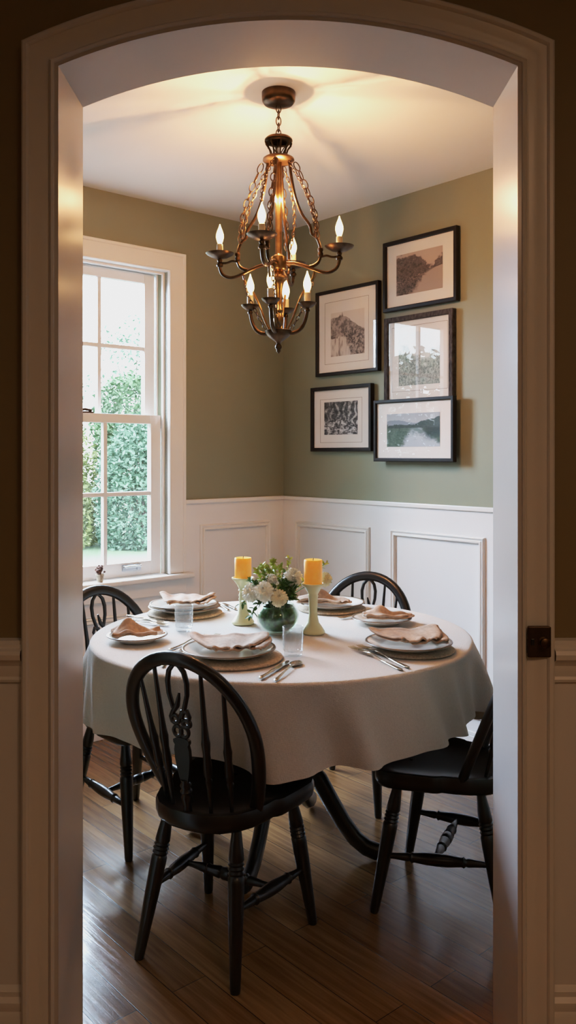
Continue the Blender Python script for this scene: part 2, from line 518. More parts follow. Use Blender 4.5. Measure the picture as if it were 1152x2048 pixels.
def panel_mould(a0, a1, z0, z1, wall, idx):
    prof = [(0, 0), (.002, .009), (.007, .013), (.012, .009), (.0155, .007), (.019, .012), (.026, .014), (.031, .008), (.033, 0)]
    ring = []
    for d, h in prof:
        ring.append([(a0 + d, z0 + d, h), (a1 - d, z0 + d, h), (a1 - d, z1 - d, h), (a0 + d, z1 - d, h)])
    vs = []
    for r in ring:
        for a, z, h in r:
            h += .0122
            vs.append((a, h, z) if wall == 'left' else (h, a, z))
    fs = []
    for i in range(len(ring) - 1):
        for j in range(4):
            q = (i * 4 + j, i * 4 + (j + 1) % 4, (i + 1) * 4 + (j + 1) % 4, (i + 1) * 4 + j)
            fs.append(q if wall == 'right' else q[::-1])
    inroom(struct(MB().add(vs, fs).build('trim_%d' % idx, 'white_trim', smooth=25)))
idx = 12
for a0, a1, z0, z1, w in [(.115, .605, .18, 1.02, 'left'), (.72, 1.82, .18, .60, 'left'), (1.95, 2.9, .18, 1.02, 'left'), (.125, .705, .18, 1.018, 'right'), (.852, 1.424, .18, 1.018, 'right'), (1.57, 2.15, .18, 1.018, 'right'), (2.3, 2.88, .18, 1.018, 'right')]:
    panel_mould(a0, a1, z0, z1, w, idx); idx += 1

# ------------------------------------------------------------------ window
win = bpy.data.objects.new('window_1', None); col.objects.link(win); struct(win); inroom(win)
# casing: flat boards with a small inner bead, mitred
def frame_sweep(a0, a1, z0, z1, prof, closed_bottom=True):
    vs = []; fs = []
    for d, h in prof:
        vs += [(a0 - d, h, z0 - (d if closed_bottom else 0)), (a0 - d, h, z1 + d), (a1 + d, h, z1 + d), (a1 + d, h, z0 - (d if closed_bottom else 0))]
    n = len(prof)
    for i in range(n - 1):
        for j in range(4 if closed_bottom else 3):
            q = (i * 4 + j, i * 4 + (j + 1) % 4, (i + 1) * 4 + (j + 1) % 4, (i + 1) * 4 + j)
            fs.append(q)
    return MB().add(vs, fs)
mb = frame_sweep(WS0, WS1, WZ0, WZ1, [(0, -.02), (0, .016), (.003, .021), (.008, .021), (.011, .018), (.085, .018), (.088, .023), (.100, .024), (.103, .020), (.103, .0005)], False)
mb.build('window_casing', 'white_trim', win, smooth=25)
# jamb lining
T = .14
mb = MB()
mb.box(WS0 - .018, WS0 - .0005, -.178, -.0015, WZ0 - .02, WZ1 + .018).box(WS1 + .0005, WS1 + .018, -.178, -.0015, WZ0 - .02, WZ1 + .018).box(WS0 - .0005, WS1 + .0005, -.178, -.0015, WZ1 + .0005, WZ1 + .018)
mb.box(WS0, WS0 + .012, -.042, -.026, WZ0, WZ1).box(WS1 - .012, WS1, -.042, -.026, WZ0, WZ1).box(WS0, WS1, -.042, -.026, WZ1 - .012, WZ1)
mb.box(WS0, WS0 + .008, -.105, -.092, WZ0, WZ1).box(WS1 - .008, WS1, -.105, -.092, WZ0, WZ1)
mb.build('window_jamb', 'white_trim', win, smooth=0, bevel=.0015)
# stool
mb = MB().box(WS0 - .135, WS1 + .135, .0125, .062, WZ0 - .028, WZ0 - .001).box(WS0 + .001, WS1 - .001, -.177, .0125, WZ0 - .028, WZ0 - .001)
mb.build('window_sill', 'white_trim', win, smooth=40, bevel=.009, seg=3)
MB().box(WS0 - .10, WS1 + .10, .0125, .028, WZ0 - .105, WZ0 - .029).build('window_apron', 'white_trim', win, smooth=0, bevel=.003)
def sash(name, yc, z0, z1, top, bot, zm, sw, lift):
    x0, x1 = WS0 + .0125, WS1 - .0125
    th = .036
    mb = MB()
    mb.box(x0, x0 + sw, yc - th / 2, yc + th / 2, z0, z1).box(x1 - sw, x1, yc - th / 2, yc + th / 2, z0, z1)
    mb.box(x0 + sw, x1 - sw, yc - th / 2, yc + th / 2, z1 - top, z1).box(x0 + sw, x1 - sw, yc - th / 2, yc + th / 2, z0, z0 + bot)
    gw = (x1 - x0 - 2 * sw - 2 * .021) / 3
    for i in (1, 2):
        a = x0 + sw + gw * i + .021 * (i - 1)
        mb.box(a, a + .021, yc - th / 2 + .004, yc + th / 2 - .004, z0 + bot, z1 - top)
    mb.box(x0 + sw, x1 - sw, yc - th / 2 + .0045, yc + th / 2 - .0045, zm - .0105, zm + .0105)
    s = mb.build(name, 'white_trim', win, smooth=0, bevel=.0025)
    MB().box(x0 + sw - .004, x1 - sw + .004, yc - .002, yc + .002, z0 + bot - .004, z1 - top + .004).build('pane', 'window_glass', s, smooth=0)
    return s
lo = sash('lower_sash', -.064, WZ0 + .001, 1.603, .046, .070, 1.196, .060, True)
up = sash('upper_sash', -.126, 1.56, WZ1 - .002, .052, .045, 1.953, .060, False)
mb = MB().box(.935, 1.045, -.0455, -.043, .803, .836).tube([(.945, -.043, .826), (.945, -.022, .826), (1.035, -.022, .826), (1.035, -.043, .826)], .0055, 8)
mb.box(.938, .957, -.043, -.034, .806, .832).box(1.023, 1.042, -.043, -.034, .806, .832)
mb.build('lift_handle', 'silver', lo, smooth=40, bevel=.001)
MB().box(1.20, 1.275, -.078, -.05, 1.6035, 1.611).tube([(1.205, -.060, 1.616), (1.24, -.064, 1.622), (1.27, -.064, 1.616)], .007, 8).build('sash_lock', 'dark_metal', lo, smooth=40)

# tiny pot of dried flowers on the sill
pot = thing('flower_pot', 'tiny pale pot of dark dried flowers on the window sill', 'flower pot', tuple(RM @ Vector((1.208, .030, WZ0 - .001))), RA)
MB().lathe([(.0, 0), (.014, 0), (.020, .036), (.0215, .038), (.0195, .040), (.018, .034), (0, .033)], 20).build('pot', 'jute', pot)
mb = MB()
for i in range(26):
    a = random.random() * 2 * PI; r = random.random() ** .5 * .024; z = .055 + random.random() * .03 - r * .4
    p = Vector((r * math.cos(a), r * math.sin(a), z))
    mb.tube([(p.x * .3, p.y * .3, .030), p], .0010, 5)
    mb.lathe([(0, -.005), (.005, -.002), (.006, .001), (.003, .005), (0, .006)], 7, c=tuple(p))
mb.build('dried_flowers', 'dry_flower', pot)

# ------------------------------------------------------------------ pictures on the right wall
def nz(x, y, s=1, oct=4, off=0):
    return noise.fractal(Vector((x * s + off, y * s + off * 1.7, off * .31)), 1.0, 2.0, oct, noise_basis='PERLIN_ORIGINAL')
_rh = random.Random(3)
def grit(x, y, s=30, off=0):
    return .55 * nz(x, y, s, 5, off) + .30 * nz(y, x, s * 2.3, 3, off + 9) + _rh.uniform(-.28, .28)
def clamp(x, a=0, b=1): return max(a, min(b, x))
def mixc(a, b, t):
    t = clamp(t); return tuple(a[i] + (b[i] - a[i]) * t for i in range(3))
def sst(a, b, x):
    t = clamp((x - a) / (b - a)); return t * t * (3 - 2 * t)
def photo_trees_pond(u, v):
    sky = (.42, .33, .29); dark = (.016, .012, .011); mid = (.11, .08, .07)
    shore = .34 + .22 * u
    n = nz(u, v, 14, 5, 3); n2 = grit(u, v, 26, 8)
    if v > shore:
        left = .92 - 1.6 * max(0, u - .42) ** 1.3 + .10 * n
        right = .42 + 1.05 * (u - .62) + .08 * n
        t = max(sst(-.05, .03, left - v), sst(-.05, .03, right - v))
        t = clamp(t * (.92 + .35 * n2 + .15 * n))
        return mixc(sky, mixc(dark, mid, .5 + n), t)
    w = 2 * shore - v
    t = sst(.0, .25, (.95 - 1.2 * max(0, u - .35)) - w + .12 * n) * (.6 + .6 * n2 + .2)
    base = mixc((.34, .27, .24), dark, t)
    d = u * .5 - v + .12
    if d < .02: base = mixc(base, mixc((.03, .022, .02), (.24, .18, .16), .5 + 1.4 * n2), sst(.05, -.04, d))
    return base
def photo_castle_hill(u, v):
    sky = (.60, .53, .48)
    n = nz(u, v, 11, 5, 21); n2 = grit(u, v, 24, 5)
    ridge = .80 + .10 * math.sin(u * 4.0 + .6) - .30 * max(0, u - .5) + .03 * n
    ridge += .09 * clamp(1 - abs(u - .35) / .035) + .04 * clamp(1 - abs(u - .28) / .05)
    if v > ridge: return sky
    c = mixc((.10, .08, .075), (.34, .29, .26), .5 + 1.1 * n + .6 * n2)
    if u + (v - .3) * .4 < .5 and v < .42 + .05 * n:
        c = mixc((.52, .46, .42), (.20, .16, .15), clamp(.2 + 1.5 * nz(u * 3, v * .8, 6, 3, 2)))
    elif v < .55 and u > .4: c = mixc((.05, .04, .038), (.38, .32, .29), .45 + 1.6 * n2 + .6 * n)
    return c
def photo_misty_trees(u, v):
    n = nz(u, v, 9, 5, 44); n2 = grit(u, v, 26, 15)
    top = .62 + .2 * n + .18 * math.sin(u * 6 + 1) * .6
    t = sst(-.1, .15, top - v)
    c = mixc((.60, .58, .55), mixc((.12, .14, .13), (.36, .38, .34), .5 + 1.4 * n2), t)
    return c
def photo_forest_rocks(u, v):
    n = nz(u * 2.2, v * .7, 10, 5, 61); n2 = grit(u, v, 9, 33)
    tr = sst(.62, .9, abs(math.sin(u * 19 + 2.2 * nz(u, v, 4, 2, 9)))) * sst(.25, .5, v)
    c = mixc((.012, .012, .014), (.10, .10, .105), .45 + 1.3 * n2)
    c = mixc(c, (.50, .49, .48), tr * clamp(.35 + 1.2 * n2 + .5 * (u - .35)))
    if v < .42 + .1 * n:
        c = mixc((.03, .03, .034), (.55, .54, .54), sst(-.18, .28, n2 + .4 * nz(u, v * 2.2, 12, 3, 4)))
    return c
def photo_lake_valley(u, v):
    n = nz(u, v, 10, 4, 71); n2 = .6 * grit(u, v, 26, 17)
    sky = mixc((.42, .40, .41), (.30, .33, .36), v)
    c = sky
    mt = .76 + .05 * math.sin(u * 9) + .03 * n
    if v < mt: c = (.17, .20, .23)
    tre = .66 + .34 * max(0, u - .55) ** .7 + .05 * n
    if v < tre: c = mixc((.012, .028, .026), (.045, .07, .06), .5 + n2)
    if v < .56:
        c = mixc((.025, .055, .038), (.08, .12, .085), .5 + 1.2 * n2)
        w0 = .47 - .10 * (.56 - v) * 3; w1 = .62 + .75 * (.56 - v)
        t = sst(w0 - .06, w0 + .05, u + .05 * n) * sst(w1 + .08, w1 - .04, u + .05 * n)
        c = mixc(c, mixc((.36, .40, .44), (.12, .17, .17), sst(.25, .55, v + .25 * n)), t)
        c = mixc(c, (.012, .03, .026), sst(.12, .0, w1 - u) * .0 + sst(.62, .8, u) * sst(.1, .4, v))
    return c

def picture(label, a0, a1, z0, z1, fw, ph, fn, fmat='frame_black', x0=.006, dep=.028, line=None, gl='picture_glass'):
    """a0..a1 along the wall, z0..z1 height; ph = photo rectangle"""
    root = thing('picture_frame', label, 'picture', tuple(RM @ Vector((0, (a0 + a1) / 2, (z0 + z1) / 2))), RA, 'framed landscape pictures on the green wall')
    cy, cz = (a0 + a1) / 2, (z0 + z1) / 2
    prof = [(0, x0), (0, x0 + dep - .002), (.002, x0 + dep), (fw - .003, x0 + dep), (fw, x0 + dep - .004), (fw, x0 + .010)]
    vs = []; fs = []
    for d, h in prof:
        vs += [(h, a0 - cy + d, z0 - cz + d), (h, a1 - cy - d, z0 - cz + d), (h, a1 - cy - d, z1 - cz - d), (h, a0 - cy + d, z1 - cz - d)]
    for i in range(len(prof) - 1):
        for j in range(4):
            fs.append((i * 4 + j, i * 4 + (j + 1) % 4, (i + 1) * 4 + (j + 1) % 4, (i + 1) * 4 + j))
    fs.append((0, 3, 2, 1))
    MB().add(vs, fs).build('frame', fmat, root, smooth=0, bevel=.0015)
    b = .012
    mh = x0 + .014
    pa0, pa1, pz0, pz1 = ph[0] - cy, ph[1] - cy, ph[2] - cz, ph[3] - cz
    mb = MB().box(x0 + .002, mh, a0 - cy + fw - .0015, a1 - cy - fw + .0015, z0 - cz + fw - .0015, z1 - cz - fw + .0015)
    mo = mb.build('mat_board', 'mat_board', root, smooth=0)
    if line:
        la0, la1, lz0, lz1 = line[0] - cy, line[1] - cy, line[2] - cz, line[3] - cz
        w = .0016
        mb = MB().box(mh, mh + .0006, la0, la1, lz0, lz0 + w).box(mh, mh + .0006, la0, la1, lz1 - w, lz1).box(mh, mh + .0006, la0, la0 + w, lz0 + w, lz1 - w).box(mh, mh + .0006, la1 - w, la1, lz0 + w, lz1 - w)
        mb.build('mat_rule', 'mat_line', root, smooth=0)
    nu = 140; nv = max(40, int(nu * (pz1 - pz0) / (pa1 - pa0)))
    mb = MB()
    mb.grid(lambda u, v: (mh + .0010, pa0 + (pa1 - pa0) * u, pz0 + (pz1 - pz0) * v), nu, nv)
    o = mb.build('photograph', 'printed_photo', root, smooth=0)
    at = o.data.color_attributes.new('print', 'FLOAT_COLOR', 'POINT')
    buf = []
    for j in range(nv):
        for i in range(nu):
            c = fn(i / (nu - 1), j / (nv - 1)); buf += [c[0], c[1], c[2], 1]
    at.data.foreach_set('color', buf)
    MB().add([(x0 + .0205, a0 - cy + fw - .001, z0 - cz + fw - .001), (x0 + .0205, a1 - cy - fw + .001, z0 - cz + fw - .001), (x0 + .0205, a1 - cy - fw + .001, z1 - cz - fw + .001), (x0 + .0205, a0 - cy + fw - .001, z1 - cz - fw + .001)], [(0, 1, 2, 3)]).build('glazing', gl, root, smooth=0)
    return root
picture('black framed sepia photograph of trees by a pond, highest on the wall', .812, 1.277, 2.119, 2.472, .020, (.895, 1.187, 2.193, 2.396), photo_trees_pond)
picture('rough dark grey framed misty tree print with window reflection, under the pond photograph', .818, 1.253, 1.64, 2.088, .026, (.908, 1.169, 1.74, 2.002), photo_misty_trees, fmat='frame_rough', x0=.004, gl='picture_glass_bright', line=(.862, 1.215, 1.712, 2.036))
picture('thin dark blue-grey framed green lake landscape overlapping the rough grey frame', .772, 1.28, 1.362, 1.673, .018, (.856, 1.193, 1.436, 1.60), photo_lake_valley, x0=.034, dep=.026)
picture('black framed portrait print of a hill above a river, upper left picture', .308, .779, 1.827, 2.293, .018, (.420, .673, 1.929, 2.166), photo_castle_hill, gl='picture_glass_bright', line=(.372, .703, 1.890, 2.228))
picture('black framed dark forest photograph, lowest picture nearest the room corner', .267, .730, 1.414, 1.768, .020, (.368, .624, 1.505, 1.683), photo_forest_rocks, line=(.335, .655, 1.462, 1.700))
# the lake picture hangs a little proud of the wall: its hanger block belongs to it

# ------------------------------------------------------------------ chairs
def make_chair(label):
    t = thing('windsor_chair', label, 'chair', group='black bow-back chairs around the round table')
    # seat outline (front = +y)
    half = [(0, .205), (.06, .207), (.12, .203), (.17, .195), (.198, .178), (.208, .15), (.205, .10), (.198, .05), (.193, .012), (.186, -.004), (.176, -.014), (.172, -.05), (.160, -.10), (.138, -.145), (.10, -.182), (.05, -.202)]
    out = half + [(0, -.206)] + [(-x, y) for x, y in reversed(half[1:])]
    n = len(out)
    mb = MB()
    vs = []
    def ring(sc, z, dish=False):
        return [(x * sc, y * sc + .0 * (1 - sc), z) for x, y in out]
    rings = [ring(.88, .388), ring(.955, .391), ring(.995, .402), ring(1.0, .416), ring(1.0, .431), ring(.985, .440), ring(.94, .441), ring(.80, .434), ring(.55, .428), ring(.25, .427)]
    for r in rings: vs += r
    fs = [tuple(range(n))]
    for i in range(len(rings) - 1):
        for kk in range(n):
            k2 = (kk + 1) % n
            fs.append((i * n + k2, i * n + kk, (i + 1) * n + kk, (i + 1) * n + k2))
    fs.append(tuple((len(rings) - 1) * n + kk for kk in range(n - 1, -1, -1)))
    mb.add(vs, fs).build('seat', 'black_paint', t, smooth=50)
    legp = [(0, .0125), (.05, .0135), (.17, .0195), (.225, .0215), (.24, .0185), (.252, .0225), (.264, .0185), (.278, .0228), (.292, .0185), (.306, .0228), (.32, .0188), (.334, .0225), (.37, .0225), (.55, .0210), (.98, .0140), (1, .0125)]
    tops = {}; L = {}
    for nm, sx, tx, ty, bx_, by in (('fr', 1, .150, .125, .187, .192), ('fl', -1, .150, .125, .187, .192), ('rr', 1, .112, -.115, .158, -.195), ('rl', -1, .112, -.115, .158, -.195)):
        a = Vector((sx * tx, ty, .404)); b = Vector((sx * bx_, by, 0)); L[nm] = (a, b)
        MB().turned(a, b, legp, 16).build('leg', 'black_paint', t, smooth=60)
    sp = [(0, .0075), (.1, .009), (.22, .0125), (.24, .0105), (.26, .0165), (.28, .0135), (.4, .0175), (.5, .0185), (.6, .0175), (.72, .0135), (.74, .0165), (.76, .0105), (.78, .0125), (.9, .009), (1, .0075)]
    mids = []
    for f, r in (('fr', 'rr'), ('fl', 'rl')):
        p = L[f][0].lerp(L[f][1], .57); q = L[r][0].lerp(L[r][1], .53); mids.append(p.lerp(q, .47))
        MB().turned(p, q, sp, 12).build('stretcher', 'black_paint', t, smooth=60)
    MB().turned(mids[0], mids[1], [(0, .007), (.12, .009), (.25, .0135), (.27, .011), (.29, .0165), (.31, .0135), (.42, .0175), (.44, .014), (.46, .018), (.54, .018), (.56, .014), (.58, .0175), (.69, .0135), (.71, .0165), (.73, .011), (.75, .0135), (.88, .009), (1, .007)], 12).build('stretcher', 'black_paint', t, smooth=60)
    # bow: plane from seat sides (y=-.07) leaning back to (y=-.245, z=.862)
    z0b, z1b, yb0, yb1 = .436, .862, -.072, -.245
    def P(u, v):     # v 0..1 up the back plane
        return Vector((u, yb0 + (yb1 - yb0) * v, z0b + (z1b - z0b) * v))
    pts = []
    for k in range(45):
        s_ = -1 + 2 * k / 44
        a = s_ * PI / 2
        # balloon: angle from the top
        if abs(s_) > .60:
            q = (abs(s_) - .60) / .40
            v = .50 * (1 - q)
            w = .198 - (.198 - .148) * (q ** 1.7)
            u = math.copysign(w, s_)
        else:
            an = s_ / .60 * PI / 2
            u = .198 * math.sin(an); v = .50 + .50 * math.cos(an)
        pts.append(P(u, v))
    bown = Vector((0, (z1b - z0b), -(yb1 - yb0))).normalized()
    MB().tube(pts, .0205, 12, up=bown, sq=(.72, 1.0)).build('bow', 'black_paint', t, smooth=60)
    # spindles: feet on an arc at the seat back, tips on the bow
    spp = [(0, .0055), (.10, .006), (.20, .0075), (.235, .0105), (.25, .008), (.27, .0115), (.33, .0125), (.42, .0100), (.50, .0125), (.53, .0105), (.62, .008), (1, .0055)]
    def bowv(u):
        return .50 + .50 * math.sqrt(max(0, 1 - (u / .198) ** 2))
    for u0, u1 in ((.062, .075), (.108, .135)):
        for sx in (-1, 1):
            foot = Vector((sx * u0, -.180 + .10 * (u0 / .155) ** 2, .437)); v = bowv(u1) - .03
            MB().turned(foot, P(sx * u1, v), spp, 10).build('spindle', 'black_paint', t, smooth=60)
    # pierced splat in the middle
    f0 = Vector((0, -.183, .437)); f1 = P(0, .965)
    def S(u, w, d=0):
        p = f0.lerp(f1, w); p.x += u; p.y += d; return p
    mb = MB()
    mb.tube([S(0, w) for w in (0, .06, .10, .12, .14, .16, .18, .20, .22)], [.013, .012, .016, .012, .017, .012, .016, .011, .012], 12)
    # flat vase-shaped slat
    sl = [(.20, .010), (.24, .015), (.30, .020), (.36, .0235), (.42, .024), (.455, .021), (.47, .025), (.49, .025), (.505, .012)]
    vs = []; fs = []
    for w, h in sl:
        for d in (-.006, .006):
            vs += [S(-h, w, d), S(h, w, d)]
    for i in range(len(sl) - 1):
        a, b = i * 4, (i + 1) * 4
        fs += [(a, a + 1, b + 1, b), (a + 3, a + 2, b + 2, b + 3), (a + 1, a + 3, b + 3, b + 1), (a + 2, a, b, b + 2)]
    fs += [(0, 2, 3, 1), ((len(sl) - 1) * 4, (len(sl) - 1) * 4 + 1, (len(sl) - 1) * 4 + 3, (len(sl) - 1) * 4 + 2)]
    mb.add(vs, fs)
    def loop(cu, cw, ru, rw, r, k=20, tear=0):
        return mb.tube([S(cu + ru * math.sin(2 * PI * i / k) * (1 - tear * math.cos(2 * PI * i / k) * -.5), cw + rw * math.cos(2 * PI * i / k)) for i in range(k)], r, 8, closed=True)
    loop(-.011, .545, .013, .034, .0055); loop(.011, .545, .013, .034, .0055)
    loop(.020, .605, .012, .022, .0060); loop(-.016, .625, .012, .026, .0060)
    mb.tube([S(u, w) for u, w in ((.026, .60), (.031, .65), (.024, .69), (.008, .68), (.0, .64), (-.006, .60))], [.004, .006, .007, .007, .006, .005], 8)
    mb.tube([S(u, w) for u, w in ((-.028, .60), (-.030, .64), (-.020, .68), (-.006, .72), (.0, .77), (.004, .81))], [.004, .006, .0075, .008, .006, .003], 8)
    mb.tube([S(u, w) for u, w in ((-.020, .70), (-.030, .80), (-.031, .88), (-.024, .95), (-.010, .99), (0, 1.0), (.010, .99), (.024, .95), (.031, .88), (.029, .80), (.016, .70), (.006, .64))], [.006, .007, .0075, .0075, .007, .007, .007, .0075, .0075, .007, .007, .006], 8)
    mb.build('splat', 'black_paint', t, smooth=60)
    return t
ch = make_chair('black bow-back chair nearest the archway, seen from behind')
def place(o, x, y, fx, fy):
    o.location = (x, y, 0); o.rotation_euler = (0, 0, math.atan2(fy, fx) - PI / 2)
place(ch, -.182, 2.418, .48, .877)
c2 = dup(ch); c2['label'] = 'black bow-back chair on the right, its back cut off by the archway'; place(c2, .515, 2.65, -.912, .412)
c3 = dup(ch); c3['label'] = 'black bow-back chair standing beside the window'; place(c3, -.572, 3.147, .76, -.65)
c4 = dup(ch); c4['label'] = 'black bow-back chair at the far side, its back against the panelled wall'; place(c4, .258, 3.475, -.42, -.91)

# ------------------------------------------------------------------ table
TX, TY, TR, TZ = -.022, 2.990, .66, .758
tb = thing('dining_table', 'round pedestal dining table with black claw feet under a cream cloth', 'table', (TX, TY, 0))
MB().lathe([(0, .728), (.60, .728), (.642, .732), (.655, .742), (.655, .750), (.648, .757), (0, .757)], 64).build('tabletop', 'black_paint', tb)
MB().lathe([(0, .20), (.06, .20), (.075, .22), (.075, .30), (.05, .33), (.045, .36), (.062, .42), (.075, .50), (.07, .56), (.05, .60), (.055, .62), (.09, .66), (.16, .70), (.16, .727), (0, .727)], 32).build('pedestal', 'black_paint', tb, smooth=50)
for k in range(4):
    a = math.radians(-19 + 90 * k)
    R_ = lambda r, z: Vector((r * math.cos(a), r * math.sin(a), z))
    pp = [(.055, .30), (.10, .295), (.14, .255), (.18, .19), (.225, .12), (.27, .068), (.31, .042), (.345, .034), (.365, .034)]
    mb = MB().tube([R_(r, z) for r, z in pp], [.030, .032, .033, .032, .031, .030, .030, .031, .026], 10, sq=(1.0, .75))
    mb.build('foot', 'black_paint', tb, smooth=60)

# tablecloth
def cloth():
    mb = MB(); uv = []
    NT = 288
    rnd = random.Random(5)
    ph = [rnd.random() * 6.28 for _ in range(8)]
    def fold(th):
        s = .50 * math.sin(9 * th + ph[0]) + .42 * math.sin(13 * th + ph[1]) + .36 * math.sin(17 * th + ph[2]) + .26 * math.sin(23 * th + ph[3]) + .24 * math.sin(31 * th + ph[4])
        return s
    def drop(th):
        # corner-like dips give the slightly uneven hem
        dg_ = (math.degrees(th) + 180) % 360 - 180
        return .055 * math.exp(-((dg_ - 4) / 9) ** 2) - .030 * math.exp(-((dg_ + 21) / 9) ** 2) + .255 - .016 * math.cos(th - math.radians(-80)) + .006 * math.sin(3 * th + .8) + .007 * math.sin(5 * th + 2.2) + .006 * math.sin(11 * th + 1)
    def tuck(th):
        g_ = 0
        for c_, wd, am in ((239, 24, .042), (146, 30, .085), (62, 40, .085)):   # pushed in under the top by the chair backs
            dd = abs((math.degrees(th) - c_ + 180) % 360 - 180)
            g_ += am * sst(wd + 14, wd * .6, dd)
        return g_
    def calm(th):
        g_ = 1.0
        for c_, wd in ((238, 17), (146, 26), (62, 36)):       # cloth lies flat where a chair back leans against it
            dd = abs((math.degrees(th) - c_ + 180) % 360 - 180)
            g_ *= 1 - .9 * sst(wd + 12, wd * .5, dd)
        return g_
    rings = []
    zt = TZ + .006
    for r in (.0005, .06, .14, .22, .30, .38, .46, .53, .58, .62, .645, .657):
        rings.append(('t', r, 0))
    for q in (.2, .4, .6, .8, 1.0): rings.append(('e', q, 0))
    for q in (.04, .10, .18, .27, .37, .48, .59, .70, .81, .91, .97, 1.0): rings.append(('d', q, 0))
    vs = []
    er = .013
    for kind, q, _ in rings:
        for k in range(NT):
            th = 2 * PI * k / NT
            if kind == 't':
                r = q; z = zt + .0010 * nz(q * math.cos(th), q * math.sin(th), 9, 3, 2) * (1 if q > .02 else 0)
            elif kind == 'e':
                a = q * PI / 2; r = .657 + er * math.sin(a); z = zt - er * (1 - math.cos(a))
            else:
                D = drop(th)
                amp = .058 * (q ** .75)
                fo = fold(th - .10 * q)
                r = .670 + (.018 * q + amp * fo * (1.0 if fo > 0 else .5)) * calm(th) - tuck(th) * q
                r += .040 * q * math.exp(-((((math.degrees(th) + 180) % 360 - 180) - 4) / 10) ** 2)       # one corner flares out
                if q > .9: r += .002
                z = zt - er - (D - er) * q
            vs.append((TX + r * math.cos(th), TY + r * math.sin(th), z))
    fs = []
    for i in range(len(rings) - 1):
        for k in range(NT):
            k2 = (k + 1) % NT
            fs.append((i * NT + k, i * NT + k2, (i + 1) * NT + k2, (i + 1) * NT + k)[::-1])
    fs.append(tuple(range(NT)))
    mb.add(vs, fs)
    o = mb.build('tablecloth', 'table_linen', smooth=180, solid=.0)
    me = o.data
    ul = me.uv_layers.new(name='UVMap')
    # unrolled cloth coordinates, in metres
    dist = []
    for kind, q, _ in rings:
        dist.append(q if kind == 't' else (.657 + .02 * q if kind == 'e' else .677 + .26 * q))
    uvv = []
    for i in range(len(rings)):
        for k in range(NT):
            th = 2 * PI * k / NT; uvv.append((dist[i] * math.cos(th), dist[i] * math.sin(th)))
    for lp in me.loops:
        ul.data[lp.index].uv = uvv[lp.vertex_index]
    tag(o, 'cream linen tablecloth hanging in soft folds over the round table', 'tablecloth')
    return o
cloth()
ZT = TZ + .0075       # top of the cloth

# ------------------------------------------------------------------ place settings
def mat_round(x, y, r, label):
    mb = MB().lathe([(0, 0), (r - .004, 0), (r, .003), (r, .006), (r - .004, .009), (0, .009)], 64)
    o = mb.build('placemat', 'jute', loc=(x, y, ZT)); tag(o, label, 'placemat', 'round woven placemats'); return ZT + .009
def plate(x, y, r, z, label, group):
    t = thing('plate', label, 'plate', (x, y, z), 0, group)
    k = r / .145
    MB().lathe([(0, .003), (.078 * k, .003), (.080 * k, .0), (.084 * k, 0), (.088 * k, .004), (.105 * k, .008), (r - .003, .019), (r, .0215), (r - .001, .0235), (r - .006, .0225), (.105 * k, .0125), (.096 * k, .008), (.088 * k, .0065), (0, .0065)], 64).build('dish', 'china', t, smooth=60)
    MB().lathe([(r - .0075, .0226), (r - .002, .0237), (r - .0002, .0233), (r + .0008, .0212)], 64).build('rim_band', 'china_rim', t, smooth=60)
    t.children[1].data.polygons.foreach_set('use_smooth', [True] * len(t.children[1].data.polygons))
    return z + .0242
def rimfix():
    for o in bpy.data.objects:
        if o.type == 'MESH' and o.name.startswith('rim_band'):
            bmx = bmesh.new(); bmx.from_mesh(o.data)
            bmesh.ops.delete(bmx, geom=[f for f in bmx.faces if len(f.verts) > 4], context='FACES_ONLY'); bmx.to_mesh(o.data); bmx.free()

def napkin(x, y, z, rot, w, d, label, seed=1, bulge=.022, tuck=.55, sag=0.0):
    """a loosely folded cloth: wide back edge, sides folded in towards a blunt front, with a rolled hem and an under layer"""
    rnd = random.Random(seed)
    p = [rnd.random() * 6.28 for _ in range(6)]
    mb = MB()
    def sheet(w, d, zb, tuck, bul, off, tw):
        def fn(u, v):
            a = 2 * u - 1
            wid = w * (1 - tuck * v ** 1.4) * (1 + .05 * math.sin(5 * v + p[0]))
            X = a * wid / 2 + tw * v
            Y = d * (.5 - v) - .028 * a * a * (1 - .3 * v) + .008 * math.sin(3.5 * a + p[1])
            # shallow hollow in the middle, thick rolled sides, a crease running to the blunt front
            roll = math.exp(-((abs(a) - .88) / .14) ** 2) * (1 - .35 * v)
            fr_ = math.exp(-((v - .93) / .08) ** 2)
            crease = math.exp(-((a + .30 - .55 * v) / .16) ** 2)
            Z = zb + bul * (.18 + .30 * a * a) * (1 - .5 * v) + .0085 * roll + .0065 * fr_ + .0075 * crease * (.4 + v) * (1 - .6 * v) + .0022 * math.sin(6 * a + 4 * v + p[2]) + .0018 * math.sin(11 * a - 3 * v + p[3]) + .004 * math.exp(-((v - .03) / .06) ** 2)
            return (X + off[0], Y + off[1], max(Z, .0012))
        mb.grid(fn, 34, 26)
    sheet(w, d, .006, tuck, bulge, (0, 0), 0)
    sheet(w * .96, d * .93, .0015, tuck * .75, bulge * .35, (.010, -.006), .012)
    ob = mb.build('napkin', 'napkin_linen', loc=(x, y, z), rotz=rot, smooth=180, solid=-.0032)
    # rolled hem along the front fold
    tag(ob, label, 'napkin', 'linen napkins on the plates')
    return ob
